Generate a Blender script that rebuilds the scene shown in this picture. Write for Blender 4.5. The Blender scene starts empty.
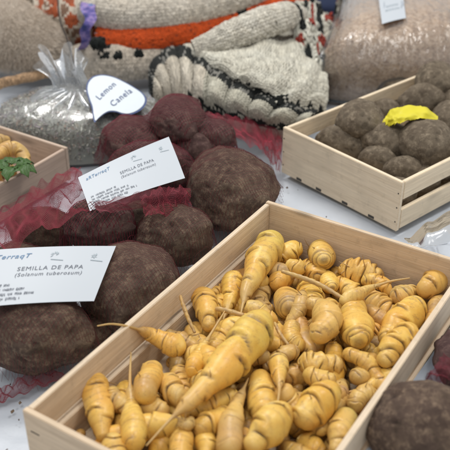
import bpy, math, random
import numpy as np
from mathutils import Vector, noise, Matrix
from mathutils.bvhtree import BVHTree

rnd = random.Random(7)
COL = bpy.context.scene.collection
# ------------------------------------------------------------------ camera frame
F_PX, PITCH, CAM_Z = 858.0, math.radians(32), 0.715
FW = np.array([0, math.cos(PITCH), -math.sin(PITCH)]); UP = np.array([0, math.sin(PITCH), math.cos(PITCH)])
RT = np.array([1.0, 0, 0]); EYE = np.array([0, 0, CAM_Z])
def at(x, y, z):
    d = FW + RT*(x-225)/F_PX - UP*(y-225)/F_PX
    return EYE + d*((z-CAM_Z)/d[2])
def depth(P): return float((np.asarray(P)-EYE) @ FW)
def px2m(n, P): return n*depth(P)/F_PX

# ------------------------------------------------------------------ helpers
def tag(o, label=None, cat=None, group=None, kind=None):
    if label: o['label'] = label
    if cat: o['category'] = cat
    if group: o['group'] = group
    if kind: o['kind'] = kind
    return o
def link(name, me, mat, parent=None, loc=None):
    o = bpy.data.objects.new(name, me); COL.objects.link(o)
    if mat and me is not None and not me.materials: me.materials.append(mat)
    if parent: o.parent = parent
    if loc is not None: o.location = loc
    return o
def empty(name, loc, rz=0):
    o = bpy.data.objects.new(name, None); COL.objects.link(o); o.empty_display_size = .02
    o.location = loc; o.rotation_euler = (0, 0, rz); return o
def mesh_np(name, V, Fc, smooth=True, attrs=None):
    """V (n,3) array, Fc list/array of faces (quads array or list of lists)"""
    me = bpy.data.meshes.new(name)
    if isinstance(Fc, np.ndarray):
        nf, k = Fc.shape
        me.vertices.add(len(V)); me.vertices.foreach_set('co', np.asarray(V, dtype=np.float32).ravel())
        me.loops.add(nf*k); me.loops.foreach_set('vertex_index', Fc.astype(np.int32).ravel())
        me.polygons.add(nf); me.polygons.foreach_set('loop_start', np.arange(0, nf*k, k, dtype=np.int32))
        me.polygons.foreach_set('loop_total', np.full(nf, k, dtype=np.int32))
        me.update(calc_edges=True)
    else:
        me.from_pydata([tuple(v) for v in V], [], Fc)
    if smooth: me.polygons.foreach_set('use_smooth', [True]*len(me.polygons))
    for an, dat in (attrs or {}).items():
        dat = np.asarray(dat, dtype=np.float32)
        if dat.ndim == 1: dat = np.stack([dat, dat, dat, np.ones_like(dat)], 1)
        elif dat.shape[1] == 3: dat = np.concatenate([dat, np.ones((len(dat), 1), np.float32)], 1)
        a = me.color_attributes.new(an, 'FLOAT_COLOR', 'POINT'); a.data.foreach_set('color', dat.ravel())
    me.validate(); me.update(); return me
def grid_faces(nu, nv, wrap_v=False):
    i, j = np.meshgrid(np.arange(nu-1), np.arange(nv if wrap_v else nv-1), indexing='ij')
    j2 = (j+1) % nv
    return np.stack([i*nv+j, i*nv+j2, (i+1)*nv+j2, (i+1)*nv+j], -1).reshape(-1, 4)
class MB:
    def __init__(s): s.v = []; s.f = []
    def box(s, x0, x1, y0, y1, z0, z1, bev=.0008):
        import bmesh
        bm = bmesh.new(); bmesh.ops.create_cube(bm, size=1)
        for v in bm.verts:
            v.co = ((x0+x1)/2+v.co.x*(x1-x0), (y0+y1)/2+v.co.y*(y1-y0), (z0+z1)/2+v.co.z*(z1-z0))
        bmesh.ops.bevel(bm, geom=bm.edges[:], offset=bev, segments=2, affect='EDGES')
        n = len(s.v); bm.verts.index_update()
        s.v += [tuple(v.co) for v in bm.verts]; s.f += [[n+v.index for v in f.verts] for f in bm.faces]; bm.free(); return s
    def build(s, name, mat, parent=None):
        return link(name, mesh_np(name, s.v, s.f, smooth=False), mat, parent)

# ------------------------------------------------------------------ materials
class NT:
    def __init__(s, name):
        s.m = bpy.data.materials.new(name); s.m.use_nodes = True; s.t = s.m.node_tree
        s.b = s.t.nodes['Principled BSDF']; s.out = s.t.nodes['Material Output']
    def n(s, typ, **k):
        nd = s.t.nodes.new(typ)
        for a, v in k.items():
            if a.startswith('i_'):
                nd.inputs[a[2:].replace('_', ' ')].default_value = v
            else: setattr(nd, a, v)
        return nd
    def l(s, a, b): s.t.links.new(a, b)
    def coord(s, scale=(1, 1, 1), kind='Object'):
        c = s.n('ShaderNodeTexCoord'); mp = s.n('ShaderNodeMapping'); mp.inputs['Scale'].default_value = scale
        s.l(c.outputs[kind], mp.inputs['Vector']); return mp.outputs['Vector']
    def noise(s, vec, scale, detail=4, rough=.6, dist=0):
        nd = s.n('ShaderNodeTexNoise'); nd.inputs['Scale'].default_value = scale; nd.inputs['Detail'].default_value = detail
        nd.inputs['Roughness'].default_value = rough; nd.inputs['Distortion'].default_value = dist
        s.l(vec, nd.inputs['Vector']); return nd.outputs['Fac']
    def ramp(s, fac, stops):
        r = s.n('ShaderNodeValToRGB'); e = r.color_ramp.elements
        while len(e) < len(stops): e.new(.5)
        for el, (p, c) in zip(e, stops): el.position = p; el.color = (*c, 1) if len(c) == 3 else c
        s.l(fac, r.inputs['Fac']); return r.outputs['Color']
    def mix(s, fac, a, b, mode='MIX'):
        m = s.n('ShaderNodeMix', data_type='RGBA', blend_type=mode)
        for sock, v in ((m.inputs[0], fac), (m.inputs[6], a), (m.inputs[7], b)):
            if hasattr(v, 'is_linked') or hasattr(v, 'links'): s.l(v, sock)
            else: sock.default_value = v if isinstance(v, (int, float)) else ((*v, 1) if len(v) == 3 else v)
        return m.outputs[2]
    def bump(s, h, strength=.3, dist=.001, prev=None):
        b = s.n('ShaderNodeBump'); b.inputs['Strength'].default_value = strength; b.inputs['Distance'].default_value = dist
        s.l(h, b.inputs['Height'])
        if prev is not None: s.l(prev, b.inputs['Normal'])
        return b.outputs['Normal']
    def fin(s, col=None, rough=.6, nrm=None, spec=None):
        if col is not None:
            if hasattr(col, 'links'): s.l(col, s.b.inputs['Base Color'])
            else: s.b.inputs['Base Color'].default_value = (*col, 1)
        if hasattr(rough, 'links'): s.l(rough, s.b.inputs['Roughness'])
        else: s.b.inputs['Roughness'].default_value = rough
        if nrm is not None: s.l(nrm, s.b.inputs['Normal'])
        if spec is not None: s.b.inputs['Specular IOR Level'].default_value = spec
        return s.m
def attr(T, name):
    a = T.n('ShaderNodeVertexColor'); a.layer_name = name; return a.outputs['Color']
def objrand(T): return T.n('ShaderNodeObjectInfo').outputs['Random']

def wood_mat(name, base, dark, axis=0, sc=1.0):
    T = NT(name); s = [60*sc]*3; s[axis] = 3*sc
    v = T.coord(tuple(s)); g = T.noise(v, 1.6, 5, .65, .6)
    s2 = [420*sc]*3; s2[axis] = 14*sc
    fine = T.noise(T.coord(tuple(s2)), 1.0, 3, .6)
    blot = T.noise(T.coord((1, 1, 1)), 22, 3, .5)
    c = T.ramp(g, [(.3, dark), (.5, base), (.75, tuple(min(1, x*1.1) for x in base))])
    c = T.mix(.35, c, T.ramp(fine, [(.35, tuple(x*.62 for x in base)), (.6, base)]))
    c = T.mix(T.ramp(blot, [(.5, (0, 0, 0)), (.75, (.35, .35, .35))]), c, tuple(x*.7 for x in base))
    sk = [26]*3; sk[axis] = 7; vk = T.n('ShaderNodeTexVoronoi'); vk.inputs['Scale'].default_value = 1.0; T.l(T.coord(tuple(sk)), vk.inputs['Vector'])
    c = T.mix(T.ramp(vk.outputs['Distance'], [(.05, (.75, .75, .75)), (.13, (.25, .25, .25)), (.2, (0, 0, 0))]), c, tuple(x*.42 for x in base))
    dirt = T.noise(T.coord((1, 1, 1)), 55, 5, .7); c = T.mix(T.ramp(dirt, [(.56, (0, 0, 0)), (.74, (.45, .45, .45))]), c, tuple(x*.5 for x in base))
    n = T.bump(fine, .6, .0009)
    return T.fin(c, .72, n, .3)
M = {}
M['wood'] = wood_mat('pale_plywood', (.76, .62, .46), (.60, .46, .32), 0)
M['wood_y'] = wood_mat('pale_plywood_cross', (.70, .55, .39), (.54, .40, .27), 1)
M['wood_r'] = wood_mat('pale_poplar', (.80, .67, .49), (.66, .53, .37), 0)
M['wood_ry'] = wood_mat('pale_poplar_cross', (.80, .67, .50), (.67, .54, .38), 1)
M['wood_l'] = wood_mat('tan_board', (.50, .38, .30), (.38, .28, .21), 0)
M['wood_ly'] = wood_mat('tan_board_cross', (.55, .43, .34), (.43, .33, .25), 1)

def tuber_mat():
    T = NT('yellow_tuber_skin'); v = T.coord()
    r = objrand(T)
    off = T.n('ShaderNodeVectorMath', operation='ADD'); cmb = T.n('ShaderNodeCombineXYZ')
    T.l(r, cmb.inputs[0]); T.l(v, off.inputs[0]); T.l(cmb.outputs[0], off.inputs[1]); v = off.outputs[0]
    a = T.noise(v, 38, 4, .6)
    c = T.ramp(a, [(.20, (.58, .28, .045)), (.40, (.75, .44, .075)), (.58, (.83, .55, .12)), (.8, (.88, .66, .24))])
    tone = attr(T, 'tone')                                # pale / greyish tone toward the tail
    sep = T.n('ShaderNodeSeparateColor'); T.l(tone, sep.inputs[0])
    c = T.mix(sep.outputs[0], c, (.44, .29, .13))
    c = T.mix(sep.outputs[1], c, (.21, .125, .115))
    c = T.mix(sep.outputs[2], c, (.50, .50, .10))
    # per-object shift of tone
    c = T.mix(T.ramp(r, [(.0, (0, 0, 0)), (.55, (.12, .12, .12)), (1, (.45, .45, .45))]), c, (.56, .40, .19))
    c = T.mix(T.ramp(T.noise(v, 14, 2, .5), [(.48, (0, 0, 0)), (.74, (.6, .6, .6))]), c, (.72, .34, .055))
    cw = T.n('ShaderNodeMath', operation='POWER'); cw.inputs[1].default_value = .28; crs = T.n('ShaderNodeSeparateColor'); T.l(attr(T, 'crease'), crs.inputs[0]); T.l(crs.outputs[0], cw.inputs[0])
    ch = T.n('ShaderNodeMath', operation='MULTIPLY'); T.l(cw.outputs[0], ch.inputs[0]); T.l(T.ramp(T.noise(v, 110, 4, .7), [(.40, (.0, .0, .0)), (.66, (.7, .7, .7))]), ch.inputs[1])
    c = T.mix(ch.outputs[0], c, (.34, .19, .085))
    spots = T.noise(v, 330, 3, .7)
    c = T.mix(T.ramp(spots, [(.60, (0, 0, 0)), (.72, (.55, .55, .55))]), c, (.25, .13, .05))
    soil = T.noise(v, 70, 5, .75)
    c = T.mix(T.ramp(soil, [(.57, (0, 0, 0)), (.68, (.5, .5, .5)), (.8, (.8, .8, .8))]), c, (.25, .14, .075))
    cr = attr(T, 'crease')
    c = T.mix(cr, c, (.055, .026, .022))
    n = T.bump(T.noise(v, 200, 3, .6), .22, .0008); n = T.bump(spots, .2, .0004, n)
    T.b.inputs['Subsurface Weight'].default_value = .08; T.b.inputs['Subsurface Radius'].default_value = (.006, .003, .001)
    T.b.inputs['Subsurface Scale'].default_value = .6
    rr = T.n('ShaderNodeMapRange'); T.l(a, rr.inputs[0]); rr.inputs[3].default_value = .27; rr.inputs[4].default_value = .5
    return T.fin(c, rr.outputs[0], n, .45)
M['tuber'] = tuber_mat()

def potato_mat(name, c0, c1, c2):
    T = NT(name); v = T.coord(); r = objrand(T)
    a = T.noise(v, 21, 7, .74); b = T.noise(v, 120, 4, .75)
    c = T.ramp(a, [(.3, c0), (.52, c1), (.74, c2)])
    c = T.mix(T.ramp(b, [(.48, (0, 0, 0)), (.7, (.7, .7, .7))]), c, tuple(x*1.75 for x in c2))
    c = T.mix(T.ramp(T.noise(v, 60, 3, .6), [(.58, (0, 0, 0)), (.66, (.6, .6, .6))]), c, tuple(x*.5 for x in c0))
    eye = attr(T, 'crease'); c = T.mix(eye, c, tuple(x*.4 for x in c0))
    n = T.bump(T.noise(v, 45, 6, .7), .6, .004); n = T.bump(b, .55, .001, n)
    return T.fin(c, .88, n, .22)
M['dark_root'] = potato_mat('dark_brown_root', (.048, .031, .025), (.095, .064, .048), (.165, .118, .080))
M['red_root'] = potato_mat('dark_reddish_root', (.048, .026, .026), (.085, .048, .044), (.13, .082, .068))
M['dusty_root'] = potato_mat('dusty_brown_potato', (.080, .060, .042), (.132, .104, .074), (.19, .155, .112))

def simple(name, col, rough=.6, spec=.4, bumpscale=None, bs=.3, bd=.001, trans=0):
    T = NT(name); n = None
    if bumpscale: n = T.bump(T.noise(T.coord(), bumpscale, 4, .6), bs, bd)
    if trans: T.b.inputs['Transmission Weight'].default_value = trans
    return T.fin(col, rough, n, spec)
M['net'] = simple('red_net', (.17, .018, .032), .42, .5)
M['net_dark'] = simple('dark_red_net', (.14, .032, .034), .5, .3)
M['net_pink'] = simple('red_net_loose', (.28, .025, .045), .42, .5)
M['card'] = simple('white_card', (.50, .54, .585), .45, .4)
M['ink'] = simple('grey_ink', (.15, .165, .20), .6)
M['ink_blue'] = simple('blue_ink', (.16, .27, .42), .6)
M['ink_soft'] = simple('pale_grey_ink', (.36, .42, .46), .6)
M['navy'] = simple('navy_ink', (.06, .09, .22), .5)
M['leaf'] = simple('green_leaf', (.045, .105, .02), .5, .4, 90, .4)
M['yellow'] = simple('yellow_paper', (.66, .58, .035), .5, .3, 60, .2)
M['dark'] = simple('hanging_twine', (.03, .022, .018), .8)
M['slot'] = simple('dark_staple', (.05, .045, .04), .5)
T = NT('violet_blue_ribbon'); M['violet'] = T.fin(T.ramp(T.noise(T.coord(), 45, 4, .6), [(.3, (.03, .04, .13)), (.46, (.12, .10, .30)), (.56, (.30, .22, .42)), (.66, (.10, .16, .36))]), .85, T.bump(T.noise(T.coord(), 300, 3, .6), .8, .002), .2)
M['navy_cloth'] = simple('dark_blue_cloth', (.02, .028, .06), .9, .1, 200, .5)
M['teal'] = simple('dark_teal_seam', (.03, .075, .095), .5)

def cloth_mat():
    T = NT('white_plastic_cloth'); v = T.coord()
    c = T.ramp(T.noise(v, 6, 4, .6), [(.3, (.49, .53, .59)), (.7, (.59, .63, .69))])
    n = T.bump(T.noise(v, 5, 3, .5, .3), .8, .03); n = T.bump(T.noise(v, 60, 4, .6), .25, .003, n)
    return T.fin(c, .42, n, .45)
M['cloth'] = cloth_mat()

def knit_mat():
    T = NT('wool_yarn'); c = attr(T, 'yarn'); v = T.coord()
    f = T.noise(v, 900, 3, .7); g = T.noise(v, 25, 3, .6)
    c = T.mix(T.ramp(g, [(.35, (.0, .0, .0)), (.7, (.35, .35, .35))]), c, T.mix(1.0, c, (.74, .68, .60), 'MULTIPLY'))
    c = T.mix(T.ramp(f, [(.4, (.35, .35, .35)), (.65, (0, 0, 0))]), c, T.mix(1.0, c, (.70, .64, .57), 'MULTIPLY'))
    n = T.bump(f, .8, .0012)
    T.b.inputs['Sheen Weight'].default_value = .08; T.b.inputs['Sheen Roughness'].default_value = .6
    return T.fin(c, .95, n, .1)
M['knit'] = knit_mat()

def film_mat(name, tint=(.9, .92, .94), haze=.10, bscale=24, bstr=.9, scale=(1, 1, 1), dist=.01, rough=.16, k=2.2):
    T = NT(name)
    gl = T.n('ShaderNodeBsdfGlossy'); gl.inputs['Roughness'].default_value = rough; gl.inputs['Color'].default_value = (1, 1, 1, 1)
    tr = T.n('ShaderNodeBsdfTransparent'); tr.inputs['Color'].default_value = (*tint, 1)
    df = T.n('ShaderNodeBsdfDiffuse'); df.inputs['Color'].default_value = (.8, .82, .84, 1)
    fr = T.n('ShaderNodeFresnel'); fr.inputs['IOR'].default_value = 1.5
    v = T.coord(scale)
    n = T.bump(T.noise(v, bscale, 4, .55, 1.2), bstr, dist); n = T.bump(T.noise(v, bscale*3.2, 3, .5, .6), bstr*.6, dist*.25, n)
    for nd in (gl, fr, df): T.l(n, nd.inputs['Normal'])
    m0 = T.n('ShaderNodeMixShader'); m0.inputs[0].default_value = haze
    T.l(tr.outputs[0], m0.inputs[1]); T.l(df.outputs[0], m0.inputs[2])
    m1 = T.n('ShaderNodeMixShader'); mul = T.n('ShaderNodeMath', operation='MULTIPLY'); mul.inputs[1].default_value = k; mul.use_clamp = True
    T.l(fr.outputs[0], mul.inputs[0]); T.l(mul.outputs[0], m1.inputs[0])
    T.l(m0.outputs[0], m1.inputs[1]); T.l(gl.outputs[0], m1.inputs[2]); T.l(m1.outputs[0], T.out.inputs['Surface'])
    T.t.nodes.remove(T.b); return T.m
M['film'] = film_mat('cellophane', haze=.07, bscale=15, bstr=.35, rough=.24, k=.17)
M['film_grain'] = film_mat('clear_polythene', haze=.06, bscale=16, scale=(1.6, .8, 1), k=1.3, bstr=.8, rough=.17)
M['film_neck'] = film_mat('cellophane_gathered', haze=.16, bscale=16, bstr=.4, k=.9, rough=.3)
M['film_clear'] = film_mat('clear_bag_plastic', haze=.20, bscale=9, bstr=.35, k=1.2, rough=.2)

def grain_mat():
    T = NT('brown_grain'); v = T.coord()
    vo = T.n('ShaderNodeTexVoronoi'); vo.inputs['Scale'].default_value = 210; T.l(v, vo.inputs['Vector'])
    bw = T.n('ShaderNodeSeparateColor'); T.l(vo.outputs['Color'], bw.inputs[0])
    c = T.ramp(bw.outputs[0], [(.1, (.34, .20, .11)), (.45, (.62, .42, .26)), (.8, (.78, .60, .43))])
    c = T.mix(T.noise(v, 9, 4, .6), c, (.56, .42, .31))
    n = T.bump(vo.outputs['Distance'], .8, .003)
    return T.fin(c, .7, n, .3)
M['grain'] = grain_mat()
def herb_mat():
    T = NT('dried_herb'); c = attr(T, 'yarn'); return T.fin(c, .8, None, .2)
M['herb'] = herb_mat()

# ------------------------------------------------------------------ table
def table():
    nu, nv = 170, 150
    x = np.linspace(-1.3, 1.6, nu); y = np.linspace(.25, 3.4, nv)
    V = []
    for a in x:
        for b in y:
            p = Vector((a*3.2, b*3.2, 0)); z = -.004 + .0035*noise.fractal(p, 1, 2, 4) + .004*abs(noise.noise(Vector((a*9+b*4, b*2-a*2, 3))))
            V.append((a, b, z-.004))
    return tag(link('table_cloth_surface', mesh_np('table_cloth_surface', np.array(V), grid_faces(nu, nv)), M['cloth']),
               'white plastic cloth covering the whole market table', 'tablecloth', kind='structure')
table()

# ------------------------------------------------------------------ crates
def crate(name, origin, rz, L, W, H, mats, label, long_slats, wall=.007, foot=0):
    """local x = long side (length L), local y = short direction (W); origin = inner corner; mats (along x, along y)"""
    root = empty(name, origin, rz); tag(root, label, 'crate', 'wooden crates on the table')
    mx, my = mats
    for nm, y0, y1 in (('side_panel', 0, wall), ('side_panel', W-wall, W)):
        for (z0, z1, o) in long_slats:
            o = -o if y0 > 0 else -o
            b = MB().box(wall+.0005, L-wall-.0005, y0+o, y1-o, z0, z1); ob = b.build('side_slat', mx, root)
    for x0, x1 in ((0, wall), (L-wall, L)):
        MB().box(x0, x1, 0, W, foot, H).build('end_panel', my, root)
    MB().box(wall+.001, L-wall-.001, wall+.001, W-wall-.001, .003, .0065).build('bottom_panel', mx, root)
    return root
RIM = .095
A = at(22, 410, RIM); B = at(268, 200, RIM)
LA = float(np.linalg.norm(B-A)); ANG = math.atan2(B[1]-A[1], B[0]-A[0])
U = (B-A)/LA; Vv = np.array([U[1], -U[0], 0])       # Vv points right / toward the camera
WID = .2985
# local x along U, local y = left of U; the origin is the corner with the smallest local y (the right hand side)
MAIN_O = A + Vv*WID; MAIN_O[2] = 0
CR = crate('wooden_crate', MAIN_O, ANG, LA, WID, RIM, (M['wood'], M['wood_y']),
      'large pale crate heaped with yellow finger tubers', [(.0, .046, .004), (.052, RIM-.0015, .0)])
for sx in (.007, LA-.007):                                # small triangular corner posts low inside
    pass
def inv_local(P):
    d = np.asarray(P)-MAIN_O; return np.array([d@U, d@(-Vv), d[2]])
def to_world(q): return MAIN_O + U*q[0] - Vv*q[1] + np.array([0, 0, q[2]])

# right crate: solid end panel facing the camera, slatted long sides
RR = .090
a = at(283, 127, RR); b = at(402, 183, RR)
WR = float(np.linalg.norm(b-a)); ub = (b-a)/WR; uv = np.array([-ub[1], ub[0], 0])  # away from camera
ang = math.atan2(uv[1], uv[0])
o = b.copy(); o[2] = 0
CRR = crate('wooden_crate', o, ang, .40, WR, RR, (M['wood_r'], M['wood_ry']),
      'shorter pale crate filled with round dusty brown potatoes', [(.006, .040, .0), (.058, RR-.001, .0)], foot=.004)
for zz in (.020, .045, .070):
    for yy in (.004, WR-.004):
        m = MB().box(-.0007, .001, yy-.0011, yy+.0011, zz-.0011, zz+.0011, .0004); m.build('nail_head', M['slot'], CRR)
for yy in (.014, WID-.014):
    for zz in (.03, .07):
        MB().box(-.0006, .001, yy-.006, yy+.006, zz-.0006, zz+.0006, .0003).build('staple', M['slot'], CR)
def rw(x, y, z): return o + uv*x - ub*y + np.array([0, 0, z])
for k, t in enumerate((.17, .35, .58, .80)):              # dark slots low in the end panel
    m = MB().box(-.0006, .0015, WR*(1-t)-.006, WR*(1-t)+.006, .0055, .010, .0003); m.build('slot', M['slot'], CRR)
# left crate (only its corner shows)
RL = .062
c0 = at(68, 147, RL)
UL = U.copy(); VL = Vv
lo = c0.copy(); lo[2] = 0
# local x from the far right corner back toward the camera-left along -U, local y toward -Vv
angL = math.atan2(-U[1], -U[0])
CRL = crate('wooden_crate', lo - U*0 , angL, .30, .24, RL, (M['wood_l'], M['wood_ly']),
      'small tan crate with yellow roots and a green leaf', [(.002, RL-.001, 0)])
# local y of rz=angL is left of -U = rotates to  Vv... flip so that the box lies to the left
CRL.location = tuple(lo - Vv*.24)
CRL.rotation_euler = (0, 0, angL)

# ------------------------------------------------------------------ yellow tubers
def smooth01(x): x = np.clip(x, 0, 1); return x*x*(3-2*x)
def tuber_mesh(name, pts, R, prof='carrot', nodes=6, seed=0, tail=0.0, grey=0.0, purple=0.0, green=0.0, nt=150, na=56, rings=False, ringend=1):
    """pts: control points (local metres) fat end -> thin end; tail fraction at the end is a thin string"""
    rg = np.random.RandomState(seed)
    P = np.array(pts, float)
    # resample with catmull-rom
    Q = np.vstack([2*P[0]-P[1], P, 2*P[-1]-P[-2]]); seg = len(P)-1
    t = np.linspace(0, 1, nt); t = t**1.0
    C = []
    for s in t*seg:
        i = min(int(s), seg-1); f = s-i; p0, p1, p2, p3 = Q[i:i+4]
        C.append(.5*((2*p1)+(-p0+p2)*f+(2*p0-5*p1+4*p2-p3)*f*f+(-p0+3*p1-3*p2+p3)*f**3))
    C = np.array(C); d = np.gradient(C, axis=0); ln = np.linalg.norm(d, axis=1, keepdims=True); T = d/ln
    arc = np.concatenate([[0], np.cumsum(np.linalg.norm(np.diff(C, axis=0), axis=1))]); Ltot = arc[-1]; tt = arc/Ltot
    up = np.array([.1, .2, 1.0]); N = np.cross(T, up); N /= np.linalg.norm(N, axis=1, keepdims=True); Bn = np.cross(N, T)
    body = 1-tail; tb = np.clip(tt/body, 0, 1)
    cap = np.sqrt(np.clip(1-(1-np.clip(tt*Ltot/(R*.95), 0, 1))**2, 0, 1))
    if prof == 'carrot': pr = (1-.72*smooth01((tb-.25)/.8)**1.1)*(.86+.14*smooth01(tb/.25))
    elif prof == 'club': pr = .72+.28*np.sin(np.clip(tb*1.25, 0, 1)*math.pi*.9)-.30*smooth01((tb-.55)/.45)
    else: pr = .74+.26*np.sin(np.clip(tb, 0, 1)**rg.uniform(.7, 1.2)*math.pi)
    if tail <= 0:
        capb = np.sqrt(np.clip(1-(1-np.clip((1-tt)*Ltot/(R*.8*pr[-1]+1e-6), 0, 1))**2, 0, 1)); rad = R*pr*cap*capb
    else:
        fall = smooth01((tb-.90)/.10); rt = R*pr*(1-fall)+.0020*fall
        after = np.clip((tt-body)/max(tail, 1e-6), 0, 1); rt = np.where(tt > body, .0020*(1-.62*after), rt)
        w = smooth01((tt-body+.10*body)/(.14*body)); rt = R*pr*(1-w)*1.0+.0019*(1-.6*after)*w
        rad = rt*cap; rad[-1] = .0003
    th = np.linspace(0, 2*math.pi, na, endpoint=False)
    TT, TH = np.meshgrid(tt, th, indexing='ij')
    disp = np.zeros_like(TT); cr = np.zeros_like(TT)
    ang = rg.uniform(0, 6.28); bl = body*Ltot
    nodes = int(round(nodes*rg.uniform(1.0, 1.7))) if nodes > 1 else nodes; amp = rg.uniform(.55, 1.1)
    for i in range(nodes):
        ti = (i+.55+rg.uniform(-.22, .22))/(nodes+.1)*bl*.97; ang += 2.4+rg.uniform(-.5, .5)
        dth = (TH-ang+math.pi) % (2*math.pi)-math.pi
        span = rg.uniform(.9, 2.3)
        if rings: span = 3.3; 
        wgt = smooth01((span-np.abs(dth))/(.55*span))
        curve = rg.uniform(.10, .34)*R*(1-np.cos(dth))*(1 if rg.rand() < .8 else -1)
        wob = .0009*np.sin(dth*3.1+rg.uniform(0, 6))
        s = TT*Ltot-ti-curve-wob
        g = R*rg.uniform(.028, .05)
        disp += amp*wgt*(-rg.uniform(.10, .16)*np.exp(-(s/g)**2)+rg.uniform(.05, .12)*np.exp(-((s+g*4.5)/(g*4.5))**2)-.05*np.exp(-((s-g*3.5)/(g*4))**2)-.05*np.exp(-(s/(g*4))**2))
        stg = .55+.45*np.sin(dth*rg.uniform(2, 5)+rg.uniform(0, 6))
        cr = np.maximum(cr, wgt*np.clip(stg+.35, 0, 1)*rg.uniform(.7, 1.)*np.exp(-(s/(g*1.05))**2))
        # bud in the middle of the groove
        bud = np.exp(-((dth*R)**2+(s+g*1.2)**2)/(g*2.0)**2); disp += .12*bud; cr = np.maximum(cr, rg.uniform(.2, .8)*np.exp(-((dth*R)**2*.35+(s-g*.8)**2)/(g*1.3)**2))
    if rings:
        for q in (.32, .62):
            s = TT*Ltot-R*q; disp += -.06*np.exp(-(s/(R*.07))**2); cr = np.maximum(cr, .45*np.exp(-(s/(R*.06))**2))
        cr = np.maximum(cr, .5*np.exp(-(TT*Ltot/(R*.09))**2)); 
    wr = np.sin(TT*Ltot/R*11+1.5*np.sin(TH+rg.uniform(0, 6))+2*np.sin(TT*9+TH*2)+rg.uniform(0, 6)); pt = np.clip(.5+.9*np.sin(TH*1.0+TT*7+rg.uniform(0, 6)), 0, 1)
    disp += -.008*np.clip(wr, 0, 1)**3*pt; cr = np.maximum(cr, .10*np.clip(wr, 0, 1)**6*pt*(tt > .08)[:, None])
    lump = .07*np.sin(TT*Ltot/R*2.1+rg.uniform(0, 6)+np.cos(TH+rg.uniform(0, 6)))+.05*np.sin(2*TH+rg.uniform(0, 6)+TT*5)
    inb = 1-smooth01((TT-body*.93)/(.08*body)) if tail > 0 else np.ones_like(TT)
    rr = rad[:, None]*(1+(disp*1.15+lump)*inb); cr = cr*(.35+.65*inb)
    V = C[:, None, :]+N[:, None, :]*(rr*np.cos(TH))[..., None]+Bn[:, None, :]*(rr*np.sin(TH))[..., None]
    V = V.reshape(-1, 3); Fc = grid_faces(nt, na, True)[:, ::-1]
    pale = np.clip(smooth01((TT-body*.62)/(body*.4))*.75, 0, 1).ravel()
    if tail <= 0: pale *= .4
    pale = np.clip(pale+grey*.6, 0, 1)
    pur = np.zeros(TT.size)
    if purple > 0:
        c = rg.uniform(0, 6.28); pur = (purple*np.exp(-((TT-.18)/.16)**2)*(.6+.4*np.cos(TH-math.pi/2))).ravel()
    pur = np.clip(pur+.45*grey*(.5+.5*np.sin(TT*17+TH*2)).ravel(), 0, .9)
    gr = (green*np.exp(-(TT/.25)**2)).ravel()
    tone = np.stack([pale, pur, gr], 1)
    if nodes > 1 and rg.rand() < .55:
        for _ in range(rg.randint(1, 4)):
            i0, j0 = rg.randint(int(nt*.15), int(nt*.8)), rg.randint(0, na); p = V[i0*na+j0]; nn = p-C[i0]; nn /= np.linalg.norm(nn)+1e-9; l_ = rg.uniform(.006, .018)
            d1 = nn*.6+rg.normal(0, .5, 3); d1 /= np.linalg.norm(d1); d2 = d1+rg.normal(0, .5, 3); q = [p-nn*.001, p+d1*l_*.5, p+d1*l_*.5+d2*l_*.4]; sd = np.cross(d1, [.3, .5, .8]); sd /= np.linalg.norm(sd); st = np.cross(d1, sd); b0 = len(V); vs = []
            for k_, qq in enumerate(q):
                r_ = (.0009, .0006, .0002)[k_]; vs += [qq+sd*r_, qq-sd*r_*.5+st*r_*.87, qq-sd*r_*.5-st*r_*.87]
            V = np.vstack([V, vs]); Fc = np.vstack([Fc, [[b0+3*k_+m, b0+3*k_+(m+1) % 3, b0+3*k_+3+(m+1) % 3, b0+3*k_+3+m] for k_ in range(2) for m in range(3)]])
            cr = np.concatenate([cr.ravel(), np.full(9, .15)]); tone = np.vstack([tone, np.tile([.9, .1, 0], (9, 1))])
    me = mesh_np(name, V, Fc, True, {'crease': cr.ravel(), 'tone': tone}); me.materials.append(M['tuber']); return me

# (path of (x,y,z) image points: fat end first), width px, profile, nodes, tail fraction, options, label
T_ = []
def t(path, w, prof, nodes, tail, label, **k): T_.append((path, w, prof, nodes, tail, label, k))
t([(266,316,.076),(235,356,.076),(200,392,.075),(172,418,.072),(146,446,.068)], 43, 'carrot', 7, .20, 'biggest yellow tuber, a long banded carrot shape in the middle of the crate', fix=1, green=.35)
t([(275,236,.060),(262,258,.060),(250,283,.060),(244,300,.058),(240,318,.056)], 35, 'carrot', 6, .16, 'second longest yellow tuber, upright beside the crate inner far corner', fix=1, green=.4)
t([(92,378,.052),(93,400,.046),(98,430,.036),(100,446,.03)], 31, 'club', 5, 0, 'knobbly tuber nearest the left corner of the crate')
t([(122,378,.036),(121,396,.034),(116,425,.03)], 26, 'club', 4, 0, 'short orange tuber behind the knobbly corner tuber')
t([(144,401,.060),(149,384,.052),(155,368,.042)], 31, 'cyl', 5, 0, 'tuber with a dark purplish sunken tip facing out near the left wall', purple=.55)
t([(134,450,.05),(133,425,.05),(131,402,.05),(130,380,.058),(131,352,.066)], 33, 'carrot', 5, .34, 'plump tuber whose root tail stands up against the left wall')
t([(185,350,.056),(168,343,.058),(150,334,.066),(130,327,.090),(112,324,.102),(97,326,.106)], 27, 'carrot', 5, .46, 'tuber with a long thin tail lying over the left crate rim', fix=1)
t([(198,286,.054),(203,303,.052),(206,326,.046)], 27, 'club', 6, 0, 'stubby much creased tuber upright against the left wall')
t([(177,294,.078),(183,312,.066),(192,332,.050)], 4.5, 'stick', 1, 0, 'thin pale root twig leaning on the left wall', stick=1)
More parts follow.
